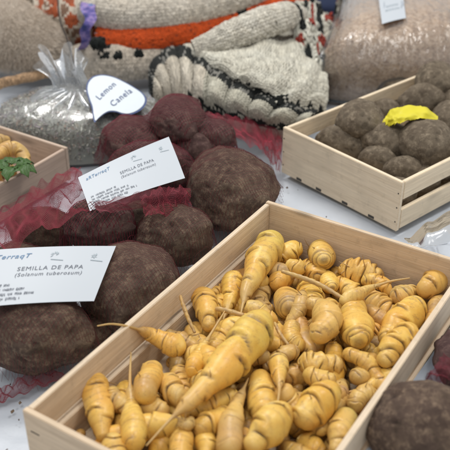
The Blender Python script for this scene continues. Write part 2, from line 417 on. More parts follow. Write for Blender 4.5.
t([(188,376,.05),(197,352,.052),(208,334,.056),(222,311,.062)], 22, 'carrot', 4, .42, 'slim tuber with its tail pointing up beside the biggest tuber')
t([(232,270,.048),(229,284,.046),(225,302,.042),(220,316,.040)], 24, 'carrot', 5, .10, 'tuber close to the left wall, left of the second longest tuber')
t([(214,309,.058),(228,312,.060),(243,316,.060)], 6, 'stick', 1, 0, 'short thin root piece below the second longest tuber', stick=1)
t([(176,366,.036),(181,388,.032),(184,402,.03)], 25, 'club', 6, 0, 'greyish knobbly tuber left of the biggest tuber', grey=.5)
t([(152,392,.046),(158,410,.042),(160,426,.038)], 25, 'club', 4, 0, 'dull yellow tuber beside the dark tipped one', grey=.15)
t([(184,330,.036),(178,352,.034),(170,370,.032)], 25, 'club', 5, 0, 'tuber under the one whose tail crosses the rim', grey=.3)
t([(243,400,.046),(222,405,.046),(200,413,.046),(184,420,.046)], 27, 'club', 5, 0, 'tuber lying crosswise under the tail of the biggest one')
t([(233,456,.055),(234,432,.056),(238,412,.052),(246,392,.05),(252,378,.046)], 31, 'carrot', 4, .18, 'tuber with a purple bruised patch at the near edge', purple=.6)
t([(152,452,.040),(166,440,.042),(178,426,.042)], 30, 'club', 3, 0, 'bright smooth tuber half hidden at the near edge')
t([(178,462,.052),(180,446,.052),(183,428,.050)], 29, 'cyl', 3, 0, 'rounded bright yellow tuber end at the near edge')
t([(193,420,.056),(186,427,.056),(178,424,.056)], 13, 'cyl', 3, 0, 'tiny curled pale nub under the biggest tuber', grey=.4)
t([(204,426,.040),(206,444,.040),(204,458,.04)], 24, 'club', 4, 0, 'small tuber beside the purple bruised one')
t([(257,374,.046),(259,396,.048),(263,420,.046),(264,440,.044)], 34, 'club', 5, 0, 'smooth orange tuber between bruised and glossy ones')
t([(284,410,.060),(268,432,.058),(246,456,.054)], 41, 'club', 4, 0, 'fat pale yellow tuber at the near edge of the crate')
t([(336,386,.062),(320,402,.062),(298,424,.060)], 38, 'cyl', 6, 0, 'glossy barrel tuber with strong dark bands near the right wall', fix=1)
t([(303,372,.052),(318,378,.05),(336,384,.046)], 24, 'cyl', 4, 0, 'pale tuber right behind the glossy banded one')
t([(281,362,.052),(283,380,.056),(283,396,.062),(281,412,.064)], 22, 'carrot', 4, .34, 'small tuber with a thin root tip hanging down')
t([(263,368,.042),(253,384,.044),(243,402,.044)], 27, 'club', 6, 0, 'dull greyish tuber to the right of the biggest one', grey=.8)
t([(255,354,.042),(268,362,.040),(280,372,.036)], 22, 'cyl', 4, 0, 'pale tuber beneath the right flank of the biggest one', grey=.2)
t([(256,343,.05),(270,344,.05),(285,346,.048)], 18, 'cyl', 2, 0, 'stubby smooth tuber end beside the head of the biggest one')
t([(298,362,.048),(318,364,.048),(344,366,.044)], 27, 'cyl', 7, 0, 'tightly banded tuber lying level in the middle right')
t([(352,414,.05),(346,432,.05),(338,458,.048)], 30, 'club', 3, 0, 'greenish topped tuber against the near right wall', green=.9)
t([(366,392,.042),(360,408,.040),(352,420,.036)], 24, 'cyl', 5, 0, 'purplish grey tuber against the right wall', grey=.9)
t([(392,368,.050),(376,378,.050),(360,384,.050),(340,389,.048)], 25, 'carrot', 5, .28, 'orange tuber along the right wall with its thin end pointing inward')
t([(312,400,.032),(292,404,.030)], 24, 'cyl', 4, 0, 'small shadowed tuber deep under the banded barrel', grey=.5)
t([(411,332,.055),(395,346,.055),(378,368,.052)], 33, 'club', 6, 0, 'thick blotchy tuber leaning on the right wall')
t([(360,352,.046),(350,366,.042)], 26, 'cyl', 5, 0, 'brownish creased tuber in front of the ringed pointed one', grey=.6)
t([(358,344,.066),(355,324,.056),(350,302,.040)], 38, 'cyl', 4, 0, 'ringed tuber pointing its blunt tip at the viewer', rings=1)
t([(311,344,.062),(324,328,.064),(320,312,.060),(304,306,.056)], 33, 'club', 5, 0, 'big curled tuber bent like a fist right of centre')
t([(300,345,.046),(290,334,.046),(290,320,.044)], 23, 'cyl', 6, 0, 'small curled tuber hugging the fist shaped one', grey=.2)
t([(286,306,.060),(285,298,.045),(284,290,.030)], 32, 'cyl', 2, 0, 'tuber seen end on with a round hollow brown eye', rings=1, purple=.5)
t([(278,286,.052),(284,280,.044),(290,272,.034)], 26, 'cyl', 5, 0, 'ribbed tuber just behind the one with the hollow eye', grey=.2)
t([(306,282,.046),(308,296,.050),(311,312,.050)], 27, 'cyl', 6, 0, 'banded tuber to the right of the hollow eyed one')
t([(281,271,.064),(300,277,.068),(322,286,.068),(348,302,.062)], 5.5, 'stick', 1, 0, 'long straight pale root lying across the far tubers', stick=1)
t([(340,303,.062),(356,295,.066),(376,286,.068),(392,281,.070),(410,278,.072)], 17, 'carrot', 3, .40, 'slim pointed root aimed at the far right corner', fix=1)
t([(306,254,.048),(296,254,.048),(280,264,.042)], 25, 'club', 3, 0, 'smooth bright tuber right of the second longest one')
t([(327,265,.056),(324,258,.042),(320,250,.028)], 29, 'cyl', 3, 0, 'round tuber end with target rings by the far wall', rings=1)
t([(304,272,.044),(294,271,.044),(284,268,.040)], 19, 'cyl', 4, 0, 'small tuber beneath the long straight root', grey=.2)
t([(335,285,.052),(332,279,.042),(328,273,.030)], 22, 'cyl', 3, 0, 'small round tuber end with rings below the larger ringed one', rings=1)
t([(340,265,.044),(358,268,.046),(386,276,.044)], 29, 'cyl', 8, 0, 'thickly ridged tuber lying along the far wall')
t([(372,292,.050),(380,304,.052),(398,316,.050)], 33, 'cyl', 6, 0, 'wide banded tuber under the slim pointed root')
t([(424,300,.052),(404,318,.056),(386,338,.054)], 35, 'club', 6, 0, 'large pale tuber sloping down toward the right wall')
t([(452,276,.050),(438,286,.052),(424,298,.050)], 27, 'cyl', 6, 0, 'bulging tuber in the far right corner')
t([(308,320,.034),(330,350,.034)], 26, 'cyl', 5, 0, 'shadowed tuber behind the fist shaped one', grey=.4)
t([(268,286,.036),(262,300,.036),(268,316,.036)], 24, 'cyl', 5, 0, 'dim small tuber in the gap beside the head of the biggest one', grey=.5)
t([(208,338,.040),(216,322,.036),(226,330,.036)], 22, 'cyl', 5, 0, 'brown shadowed tuber near the left tip of two tails', grey=.5)
t([(274,322,.060),(280,334,.062),(288,345,.058)], 4.5, 'stick', 1, 0, 'short thin root beside the head of the biggest tuber', stick=1)
t([(384,330,.036),(370,336,.034)], 24, 'cyl', 5, 0, 'low tuber wedged right of the ringed pointed one', grey=.3)
t([(300,436,.042),(312,446,.042),(330,456,.04)], 30, 'club', 4, 0, 'orange tuber low at the near edge by the greenish one')
t([(322,300,.036),(334,312,.036)], 26, 'cyl', 4, 0, 'low tuber left of the ringed pointed one')
t([(214,372,.030),(200,388,.028)], 24, 'cyl', 4, 0, 'shadowed tuber beneath the biggest one', grey=.4)

tubs = []                                            # (pts world list, radius, fixed, data)
for path, w, prof, nodes, tail, label, k in T_:
    P = [at(*p) for p in path]; mid = P[len(P)//2]; R = px2m(w, P[0])*.44
    tubs.append(dict(P=np.array(P), R=R, man=True, fix=bool(k.get('fix')), prof=prof, nodes=nodes, tail=tail, label=label, k=k))
frg = np.random.RandomState(12)
# filler under and between
variants = []
for i in range(9):
    L = frg.uniform(.045, .078); R = frg.uniform(.0100, .0150); b = frg.uniform(-.012, .012)
    pts = [(-L/2, 0, 0), (-L/6, b, .002), (L/6, b, -.002), (L/2, 0, 0)]
    variants.append((np.array(pts), R, L))
for i in range(135):
    v = i % 9; pts, R, L = variants[v]
    a_ = frg.uniform(0, 6.28); c, s = math.cos(a_), math.sin(a_)
    q = np.array([frg.uniform(.035, LA-.035), frg.uniform(.03, WID-.03), frg.uniform(.018, .046)])
    ctr = to_world(q); tilt = frg.uniform(-.25, .25)
    Rm = np.array(Matrix.Rotation(a_, 3, 'Z') @ Matrix.Rotation(tilt, 3, 'Y') @ Matrix.Rotation(frg.uniform(0, 6.28), 3, 'X'))
    tubs.append(dict(P=(Rm@pts.T).T+ctr, R=R, man=False, fix=False, var=v, Rm=Rm, ctr=ctr, prof='cyl', nodes=5, tail=0, k={}))
# sphere chain relaxation so that the tubers rest against each other
def relax():
    S = []; own = []; rad = []
    for i, tb in enumerate(tubs):
        P = tb['P']; n = 7; ts = np.linspace(0, len(P)-1, n)
        body = 1-tb['tail']
        for t_ in ts:
            j = min(int(t_), len(P)-2); f = t_-j; p = P[j]*(1-f)+P[j+1]*f
            fr = t_/(len(P)-1)
            if fr > body: r = .0018
            elif tb['prof'] == 'carrot': r = tb['R']*(1-.65*fr/body)
            else: r = tb['R']*.95
            S.append(p); own.append(i); rad.append(r)
    S = np.array(S); own = np.array(own); rad = np.array(rad); N = len(tubs)
    off = np.zeros((N, 3)); man = np.array([tb['man'] for tb in tubs]); fix = np.array([tb['fix'] for tb in tubs])
    zc0 = np.array([tb['P'][:, 2].mean() for tb in tubs])
    ray = np.array([(tb['P'].mean(0)-EYE)/np.linalg.norm(tb['P'].mean(0)-EYE) for tb in tubs])
    same = own[:, None] == own[None, :]
    block = man[own][:, None] & ~man[own][None, :]
    for it in range(160):
        X = S+off[own]
        D = X[:, None]-X[None]; dist = np.sqrt((D**2).sum(-1))+1e-9
        pen = (rad[:, None]+rad[None])*.86-dist; pen[same] = 0; pen = np.clip(pen, 0, None); pen[block] = 0
        push = (D/dist[..., None])*pen[..., None]
        mv = np.zeros((N, 3)); np.add.at(mv, own, push.sum(1)*.16)
        mv[~man, 2] -= .0004
        # walls and floor for loose ones
        L = np.stack([(X-MAIN_O)@U, (X-MAIN_O)@(-Vv), X[:, 2]], 1)
        for ax, lo_, hi_ in ((0, .009, LA-.009), (1, .009, WID-.009), (2, .007, .2)):
            a1 = np.clip(lo_-(L[:, ax]-rad), 0, None); a2 = np.clip((L[:, ax]+rad)-hi_, 0, None)
            d_ = (a1-a2)[:, None]*(U if ax == 0 else (-Vv if ax == 1 else np.array([0, 0, 1.])))[None]
            np.add.at(mv, own, d_*.25)
        up_only = (mv@np.array([0, 0, 1.]))
        m = man & ~fix
        # hand placed ones slide along the line of sight only (small sideways freedom)
        al = (mv*ray).sum(1)[:, None]*ray
        mv[m] = al[m]+.12*(mv[m]-al[m])
        mv[fix] *= 0
        mv = np.clip(mv, -.003, .003); off += mv
        al = (off*ray).sum(1); c_ = np.clip(al, -.004, .022); off[man] = (np.clip(off-al[:, None]*ray, -.004, .004)+c_[:, None]*ray)[man]
        zc = zc0+off[:, 2]; off[~man, 2] -= np.clip(zc[~man]-.045, 0, None)
    return off
off = relax()
vmesh = {}
for tb, of in zip(tubs, off):
    P = tb['P']+of; ctr = P.mean(0); k = tb['k']
    if tb['man']:
        i = tubs.index(tb) if False else None
        stick = k.get('stick')
        loc = ctr.copy()
        me = tuber_mesh('yellow_tuber', P-ctr, tb['R'], tb['prof'] if not stick else 'cyl', tb['nodes'], seed=int(abs(ctr[0]*9973+ctr[1]*7919)*10) % 99991,
                        tail=tb['tail'], grey=k.get('grey', 0 if not stick else .9), purple=k.get('purple', 0), green=k.get('green', 0), rings=bool(k.get('rings')))
        ob = link('root_twig' if stick else 'yellow_tuber', me, None, loc=tuple(loc))
        tag(ob, tb['label'], 'root' if stick else 'tuber', 'yellow tubers in the large crate')
    else:
        v = tb['var']
        if v not in vmesh:
            vmesh[v] = tuber_mesh('yellow_tuber', variants[v][0], variants[v][1], ['cyl', 'club'][v % 2], 5+v % 3, seed=500+v, grey=[.1, .5, .2, .7, 0, .3, .9, .2, .4][v], nt=110, na=44)
        ob = link('yellow_tuber', vmesh[v], None); ob.matrix_world = Matrix.Translation(Vector(tb['ctr']+of)) @ Matrix(tb['Rm'].tolist()).to_4x4()
        tag(ob, 'small creased yellow tuber lying in the lower layer of the large crate', 'tuber', 'yellow tubers in the lower layer of the large crate')

# ------------------------------------------------------------------ big dark roots and potatoes
import bmesh
_ico = {}
def blob_mesh(name, rx, ry, rz, seed, mat, sub=5, lump=.10, eyes=16):
    if sub not in _ico:
        bm = bmesh.new(); bmesh.ops.create_icosphere(bm, subdivisions=sub, radius=1)
        _ico[sub] = (np.array([v.co[:] for v in bm.verts]), np.array([[v.index for v in f.verts] for f in bm.faces])); bm.free()
    V0, Fc = _ico[sub]; rg = np.random.RandomState(seed)
    s = Vector((seed*3.7, seed*1.3, 0))
    d = np.array([noise.fractal(Vector(v)*1.1+s, 1, 2, 3)*lump+noise.fractal(Vector(v)*2.6+s, 1, 2, 3)*lump*.32+noise.fractal(Vector(v)*7+s, 1, 2, 3)*lump*.09 for v in V0])
    cr = np.zeros(len(V0))
    for _ in range(eyes):
        e = rg.normal(size=3); e /= np.linalg.norm(e); e2 = rg.normal(size=3); e2 -= e*(e2@e); e2 /= np.linalg.norm(e2); e3 = np.cross(e, e2)
        q = V0-e; a1, a2 = q@e2, q@e3; g = np.exp(-((a1/.10)**2+(a2/.035)**2))*(V0@e > 0)
        d -= g*.05; cr = np.maximum(cr, g*.8)
    V = V0*(1+d)[:, None]*np.array([rx, ry, rz])
    me = mesh_np(name, V, Fc, True, {'crease': cr}); me.materials.append(mat); return me
blobs = {}
def root_at(key, name, x, y, w, h, z, mat, label, cat, group=None, rot=0, seed=1, flat=.8, lump=.15, tilt=0):
    c = at(x, y, z); rx = px2m(w, c)/2; rz = rx*flat
    a_ = math.asin((CAM_Z-z)/np.linalg.norm(c-EYE)); hh = px2m(h, c)/2
    ry2 = (hh**2-(rz*math.cos(a_))**2)/math.sin(a_)**2; ry = math.sqrt(max(ry2, (.6*rx)**2)); ry = min(ry, 1.35*rx)
    me = blob_mesh(name, rx, ry, rz, seed, mat, lump=lump)
    ob = link(name, me, None, loc=tuple(c)); ob.rotation_euler = (0, tilt, rot); tag(ob, label, cat, group)
    blobs[key] = ob; return ob
G = 'large dark roots in red net bags'
root_at('a', 'dark_root', 38, 332, 108, 84, .052, M['dark_root'], 'large dark root under the nearer white card', 'root vegetable', G, 0, 3)
root_at('b', 'dark_root', 128, 287, 104, 88, .056, M['dark_root'], 'brown root between the nearer card and the large crate', 'root vegetable', G, .0, 5)
root_at('c', 'dark_root', 175, 236, 80, 62, .058, M['dark_root'], 'smooth brown root leaning on the left rim of the large crate', 'root vegetable', G, .1, 8)
root_at('d', 'dark_root', 100, 227, 72, 50, .075, M['red_root'], 'netted dark root just below the farther white card', 'root vegetable', G, .2, 11)
root_at('e', 'dark_root', 231, 188, 90, 84, .060, M['dark_root'], 'widest dark root behind the far left corner of the large crate', 'root vegetable', G, -.1, 14)
root_at('f', 'dark_root', 178, 120, 56, 52, .085, M['red_root'], 'round reddish root topmost behind the farther white card', 'root vegetable', G, 0, 17, lump=.10)
root_at('g', 'dark_root', 212, 137, 48, 38, .062, M['red_root'], 'small reddish root squeezed between the topmost and widest roots', 'root vegetable', G, -.5, 21)
root_at('h', 'dark_root', 132, 143, 64, 54, .050, M['red_root'], 'reddish root beside the herb bag behind the farther card', 'root vegetable', G, .3, 25)
root_at('i', 'dark_root', 42, 232, 66, 50, .050, M['dark_root'], 'shaded root under loose netting by the small crate', 'root vegetable', G, 0, 28)
root_at('l', 'dark_root', 152, 176, 92, 62, .040, M['red_root'], 'hidden dark root holding up the farther white card', 'root vegetable', G, 0, 29)
root_at('m', 'dark_root', 20, 275, 90, 60, .040, M['dark_root'], 'shadowed root behind the nearer white card', 'root vegetable', G, 0, 30)
root_at('n', 'dark_root', 196, 153, 54, 40, .045, M['red_root'], 'shaded reddish root deep under the topmost root', 'root vegetable', G, 0, 41)
root_at('o', 'dark_root', 139, 222, 50, 40, .032, M['dark_root'], 'shaded dark root between the netted root and the smooth brown one', 'root vegetable', G, 0, 42)
root_at('q', 'dark_root', 90, 326, 46, 44, .028, M['dark_root'], 'shaded root wedged between the two nearest dark roots', 'root vegetable', G, 0, 43)
root_at('j', 'dark_root', 420, 428, 112, 92, .066, M['dark_root'], 'big dusty dark root at the near right of the large crate', 'root vegetable', 'dark roots right of the large crate', 0, 33, lump=.11)
root_at('k', 'dark_root', 466, 360, 62, 74, .062, M['red_root'], 'dark red root partly cut off right of the large crate', 'root vegetable', 'dark roots right of the large crate', 0, 36)

GP = 'potatoes in the shorter crate'
pot = [(360,120,48,43,.088,'round dark potato nearest the left corner of the shorter crate'),
 (437,80,42,48,.098,'tall potato at the back right of the shorter crate'),
 (421,104,50,34,.072,'potato lying behind the yellow scrap'),
 (341,147,54,34,.048,'low flat potato along the near left panel of the shorter crate'),
 (385,141,50,44,.066,'potato just left below the yellow scrap'),
 (426,143,58,52,.078,'biggest potato, right below the yellow scrap'),
 (378,162,42,30,.048,'half sunk potato behind the near panel'),
 (404,173,44,26,.048,'lowest potato in the near corner of the shorter crate'),
 (452,118,40,42,.070,'potato cut off at the right, beside the biggest one'),
 (452,98,34,30,.075,'small potato under the tall one'),
 (386,112,34,26,.058,'small potato between the round dark one and the scrap'),
 (445,150,44,40,.05,'potato deep behind the biggest one by the open side'),
 (396,92,40,26,.035,'sunken potato against the far side of the shorter crate')]
for i, (x, y, w, h, z, lb) in enumerate(pot):
    root_at('p%d' % i, 'potato', x, y, w, h, z, M['dusty_root'], lb, 'potato', GP, rnd.uniform(-.5, .5), 50+i, flat=.82, lump=.085)

for i, (x, y, z, r, lb) in enumerate([(.050, .042, .036, .030, 'potato behind the open slot nearest the near corner'), (.112, .045, .038, .032, 'potato behind the middle of the open slot'), (.175, .044, .036, .030, 'potato behind the far end of the open slot')]):
    ob = link('potato', blob_mesh('potato', r, r*.95, r*.85, 90+i, M['dusty_root'], lump=.08), None, loc=tuple(rw(x, y, z))); tag(ob, lb, 'potato', GP)
# ------------------------------------------------------------------ patches and knits
def cr_interp(P, t):
    P = np.asarray(P, float); n = len(P)
    Q = np.concatenate([[2*P[0]-P[1]], P, [2*P[-1]-P[-2]]]); s = np.clip(np.asarray(t), 0, 1)*(n-1)
    i = np.minimum(s.astype(int), n-2); f = (s-i).reshape((-1,)+(1,)*(P.ndim-1))
    p0, p1, p2, p3 = Q[i], Q[i+1], Q[i+2], Q[i+3]
    return .5*((2*p1)+(-p0+p2)*f+(2*p0-5*p1+4*p2-p3)*f*f+(-p0+3*p1-3*p2+p3)*f**3)
def patch(rows, nu, nv):
    """rows: list of rows of world points -> (nu,nv,3)"""
    G_ = np.array(rows, float); A_ = cr_interp(G_, np.linspace(0, 1, nu)); out = []
    B_ = cr_interp(np.swapaxes(A_, 0, 1), np.linspace(0, 1, nv)); return np.swapaxes(B_, 0, 1)
def surf_mesh(name, S, wrap=False, attrs=None):
    nu, nv, _ = S.shape; return mesh_np(name, S.reshape(-1, 3), grid_faces(nu, nv, wrap), True, attrs)
def ell_template(n1=7, n2=5):
    th = np.linspace(0, 2*math.pi, n1, endpoint=False); ph = np.linspace(0, math.pi, n2+1)
    V = np.array([[math.cos(p), math.sin(p)*math.cos(a_), math.sin(p)*math.sin(a_)] for p in ph for a_ in th])
    return V, grid_faces(n2+1, n1, True)
EV, EF = ell_template()
def yarn_mesh(name, S, colfn, thick=1.0, seed=0, fat=.62, rib=0):
    """V stitches over the surface grid S (rows u, cols v). colfn(u,v,rng)->rgb"""
    rg = np.random.RandomState(seed); nu, nv, _ = S.shape
    du = np.gradient(S, axis=0); dv = np.gradient(S, axis=1)
    N = np.cross(du, dv); N /= np.linalg.norm(N, axis=2, keepdims=True)+1e-12
    if N[..., 2].mean() < 0: N = -N
    cs = []; A1 = []; A2 = []; A3 = []; cc = []
    for i in range(nu):
        for j in range(nv):
            c = colfn(i/(nu-1), j/(nv-1), rg); lu = np.linalg.norm(du[i, j]); lv = np.linalg.norm(dv[i, j])
            jit = 1+.16*rg.randn()
            for sgn in (-1, 1):
                dir_ = du[i, j]*.78+dv[i, j]*.30*sgn+(du[i,j]*rg.randn()+dv[i,j]*rg.randn())*.05
                a1 = dir_/np.linalg.norm(dir_)*.78*lu; a3 = N[i, j]*fat*.5*lv*thick*jit
                a2 = np.cross(N[i, j], dir_); a2 = a2/np.linalg.norm(a2)*.31*lv*jit
                cs.append(S[i, j]+dv[i, j]*.25*sgn+N[i, j]*.12*lv*(1+.5*rg.randn())); A1.append(a1); A2.append(a2); A3.append(a3); cc.append(np.array(c)*(1+.10*rg.randn()))
    cs, A1, A2, A3, cc = map(np.array, (cs, A1, A2, A3, cc)); n = len(cs)
    V = cs[:, None]+EV[None, :, 0:1]*A1[:, None]+EV[None, :, 1:2]*A2[:, None]+EV[None, :, 2:3]*A3[:, None]
    Fc = (EF[None]+(np.arange(n)*len(EV))[:, None, None]).reshape(-1, 4)
    col = np.repeat(np.clip(cc, 0, 1), len(EV), 0)
    # backing sheet a little beneath the stitches
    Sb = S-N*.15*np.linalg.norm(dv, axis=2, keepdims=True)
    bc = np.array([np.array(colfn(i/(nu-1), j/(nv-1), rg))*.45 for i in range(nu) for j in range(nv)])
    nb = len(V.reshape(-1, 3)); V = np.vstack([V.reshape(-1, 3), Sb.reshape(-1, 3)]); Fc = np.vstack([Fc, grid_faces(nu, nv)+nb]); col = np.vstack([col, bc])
    return mesh_np(name, V, Fc, True, {'yarn': col})
CREAM = (.60, .585, .52); GREY = (.44, .42, .37); BLACK = (.012, .015, .014)
def knit_obj(name, me, label, cat='knitwear', group='knitted woollens behind the crates', parent=None):
    o_ = link(name, me, M['knit'], parent)
    if parent is None: tag(o_, label, cat, group)
    return o_
def roll_surface(path, rpx, nu, nv, a0=-.35, a1=3.5, sq=1.0, wob=.06, seed=0):
    """tube along image path [(x,y,z)], visible arc only"""
    P = np.array([at(*p) for p in path]); C = cr_interp(P, np.linspace(0, 1, nv)); T = np.gradient(C, axis=0); T /= np.linalg.norm(T, axis=1, keepdims=True)
    Nn = np.cross(T, [0, 0, 1.]); Nn /= np.linalg.norm(Nn, axis=1, keepdims=True); Bb = np.cross(Nn, T)
    rr = cr_interp(np.array([px2m(r, p) for r, p in zip(rpx, P)]).reshape(-1, 1), np.linspace(0, 1, nv))[:, 0]
    th = np.linspace(a0, a1, nu); S = np.zeros((nu, nv, 3))
    for i, a_ in enumerate(th):
        w = 1+wob*np.sin(np.linspace(0, 9, nv)+a_*1.7+seed)+wob*.6*np.sin(np.linspace(0, 23, nv)+seed*2+a_)
        S[i] = C+Nn*(math.cos(a_)*rr*w)[:, None]+Bb*(math.sin(a_)*rr*w*sq)[:, None]
    return S
def c_const(c, v=.0): return lambda u, w, rg: np.array(c)*(1+v*rg.randn())
# orange roll, cream rolls
def col_orange(u, v, rg):
    if .66 < v < .71: return BLACK
    return (.66, .10, .018) if rg.rand() < .93 else (.35, .06, .02)
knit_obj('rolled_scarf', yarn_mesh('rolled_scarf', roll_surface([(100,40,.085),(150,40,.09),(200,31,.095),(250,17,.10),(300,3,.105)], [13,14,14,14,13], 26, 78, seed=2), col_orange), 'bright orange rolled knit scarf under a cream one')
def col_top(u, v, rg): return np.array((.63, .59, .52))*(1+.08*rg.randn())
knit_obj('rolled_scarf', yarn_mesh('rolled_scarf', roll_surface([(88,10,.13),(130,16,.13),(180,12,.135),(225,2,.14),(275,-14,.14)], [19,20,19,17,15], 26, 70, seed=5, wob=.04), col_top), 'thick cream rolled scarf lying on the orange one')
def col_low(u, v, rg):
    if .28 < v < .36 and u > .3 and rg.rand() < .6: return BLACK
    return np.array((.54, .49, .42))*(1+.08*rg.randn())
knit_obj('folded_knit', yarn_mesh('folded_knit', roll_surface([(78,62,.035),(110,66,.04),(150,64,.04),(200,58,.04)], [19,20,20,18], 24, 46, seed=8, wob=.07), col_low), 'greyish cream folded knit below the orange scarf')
# small black tassels between them
def col_bk(u, v, rg): return np.array(BLACK)*1.2
for (x, y), lb in zip([(98,44), (118,56), (139,54)], ['black wool tuft at the left end of the orange scarf', 'black wool tuft under the orange scarf', 'rightmost black wool tuft under the orange scarf']):
    k_ = 1 if x < 100 else .55; S = roll_surface([(x-6*k_,y+2,.10),(x,y-1,.105),(x+6*k_,y+2,.10)], [3*k_,6*k_,2.5*k_], 8, 8, a0=-1, a1=4, wob=.25, seed=x)
    knit_obj('wool_tuft', yarn_mesh('wool_tuft', S, col_bk), lb, group='black wool tufts')
# cream hat with scalloped edge and black chain border
def W(rows): return [[at(*p) for p in r] for r in rows]
top_edge = [(150,92,.05),(152,66,.075),(172,50,.10),(196,55,.105),(222,74,.10),(252,92,.09),(284,106,.075),(316,114,.05)]
bot_edge = [(163,116,.01),(170,118,.01),(180,122,.01),(196,124,.012),(222,127,.012),(248,131,.012),(274,136,.01),(300,140,.008)]
mid_edge = [(158,100,.05),(163,84,.075),(178,76,.09),(194,84,.09),(214,98,.085),(243,110,.075),(272,120,.06),(306,126,.04)]
lowm = [(161,109,.03),(168,104,.045),(180,102,.055),(194,108,.055),(216,115,.05),(246,122,.045),(272,128,.035),(302,133,.02)]
Sr = patch(W([top_edge, mid_edge, lowm, bot_edge]), 24, 100)
nu, nv, _ = Sr.shape
for j in range(nv):
    v = j/(nv-1); lob = abs(math.sin(v*math.pi*9.5))**.7
    for i in range(nu):
        u = i/(nu-1); Sr[i, j] += np.array([0, -.006, .017])*lob*math.sin(min(1, u*1.3+.15)*math.pi)
def col_ruffle(u, v, rg):
    if u < .17: return BLACK if rg.rand() < .8 else (.25, .25, .23)
    if v > .38 and .52+.04*math.sin(v*60) < u < .66 and rg.rand() < .85: return BLACK
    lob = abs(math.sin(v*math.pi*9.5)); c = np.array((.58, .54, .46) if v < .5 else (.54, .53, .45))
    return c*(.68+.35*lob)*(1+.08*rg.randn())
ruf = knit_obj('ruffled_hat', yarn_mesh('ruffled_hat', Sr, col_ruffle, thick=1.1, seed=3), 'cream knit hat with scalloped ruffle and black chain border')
top2 = [(186,44,.07),(222,34,.08),(262,24,.085),(300,30,.07),(322,44,.05)]
md = [(184,50,.10),(222,52,.125),(262,54,.125),(302,62,.10),(326,74,.06)]
md2 = [(190,55,.105),(228,68,.12),(262,80,.118),(298,90,.09),(326,98,.045)]
bt = [(197,58,.105),(226,77,.10),(254,93,.09),(286,107,.075),(322,116,.02)]
Sm = patch(W([top2, md, md2, bt]), 30, 66)
for i in range(Sm.shape[0]):
    for j in range(Sm.shape[1]):
        Sm[i, j, 2] += .007*noise.noise(Vector((i*.25, j*.12, 1)))+.0035*math.sin(j*.55+i*.3)
def col_cream(u, v, rg):
    if u > .86+.05*math.sin(v*70) and rg.rand() < .75: return BLACK
    return np.array((.64, .63, .55))*(1+.07*rg.randn())
knit_obj('hat_crown', yarn_mesh('hat_crown', Sm, col_cream, thick=1.25, seed=4), None, parent=ruf)
# cream brim roll below the orange scarf on the right, with a black stripe
def col_brim(u, v, rg):
    if .80 < v < .86: return BLACK
    return np.array((.63, .61, .54))*(1+.08*rg.randn())
knit_obj('knit_brim', yarn_mesh('knit_brim', roll_surface([(196,50,.12),(225,40,.135),(256,27,.14),(284,18,.135),(300,16,.12)], [9,14,16,14,8], 20, 40, seed=3, wob=.05), col_brim), 'cream knitted sleeve with a black stripe across its end')
# mixed colour knit right
def col_mix(u, v, rg):
    r = noise.noise(Vector((u*7, v*9, 2)))
    if r > .32: return (.30, .045, .03)
    if r < -.22: return BLACK
    return np.array((.55, .55, .49))*(1+.15*rg.randn())
Sx = patch(W([[(284,-14,.09),(306,-14,.10),(330,-12,.09),(346,-8,.07)], [(288,6,.11),(308,6,.125),(326,12,.10),(340,16,.06)], [(294,26,.115),(312,26,.12),(326,32,.09),(336,38,.05)], [(300,52,.09),(316,52,.09),(326,58,.06),(332,64,.03)], [(312,84,.05),(320,86,.05),(326,88,.02),(330,92,.01)]]), 30, 22)
for i in range(Sx.shape[0]):
    for j in range(Sx.shape[1]): Sx[i, j, 2] += .022*noise.noise(Vector((i*.3, j*.33, 5)))
knit_obj('mixed_knit', yarn_mesh('mixed_knit', Sx, col_mix, thick=1.7, seed=9), 'chunky knit of white, black and red wool beside the grain bag')
Sn = patch(W([[(312,-18,.10),(345,-18,.10)], [(318,2,.13),(336,2,.12)], [(326,14,.11),(334,16,.10)]]), 12, 12)
tag(link('blue_cloth', surf_mesh('blue_cloth', Sn), M['navy_cloth']), 'dark blue cloth fold above the mixed colour knit', 'cloth')

# fur hat top left: short strands on a rounded lump
def fur_hat():
    root_c = at(14, 48, .055); bm_c = blob_mesh('fur_hat', px2m(90, root_c)/2, px2m(80, root_c)/2, .075, 77, None, sub=4, lump=.05, eyes=0) if False else None
    S = roll_surface([(-42,44,.06),(-10,40,.075),(20,42,.078),(46,54,.06),(58,66,.035)], [30,38,38,28,12], 60, 120, a0=-.5, a1=3.6, wob=.05, seed=1)
    nu, nv, _ = S.shape; du = np.gradient(S, axis=0); dv = np.gradient(S, axis=1); N = np.cross(du, dv); N /= np.linalg.norm(N, axis=2, keepdims=True)+1e-9
    if N[..., 2].mean() < 0: N = -N
    rg = np.random.RandomState(4); n = 22000
    i = rg.randint(0, nu, n); j = rg.randint(0, nv, n); p = S[i, j]+du[i, j]*rg.uniform(-.5, .5, (n, 1))+dv[i, j]*rg.uniform(-.5, .5, (n, 1)); nn = N[i, j]
    tip = p+nn*rg.uniform(.003, .008, (n, 1))+rg.normal(0, .003, (n, 3))+np.array([.002, -.001, -.004]); w = rg.normal(0, 1, (n, 3)); w /= np.linalg.norm(w, axis=1, keepdims=True); w *= .0006
    V = np.stack([p-w, p+w, tip], 1).reshape(-1, 3); Fc = np.arange(3*n).reshape(-1, 3)
    c = np.repeat(np.array([.70, .62, .53])*(1+.18*rg.randn(n, 1)), 3, 0)
    hat = link('fur_hat', surf_mesh('fur_hat', S-N*.0015, attrs={'yarn': np.tile([.42, .36, .30], (nu*nv, 1))}), M['knit'])
    tag(hat, 'soft grey beige fuzzy hat at the far left behind the herb bag', 'hat')
    link('fuzz', mesh_np('fuzz', V, Fc, False, {'yarn': np.clip(c, 0, 1)}), M['knit'], hat)
fur_hat()
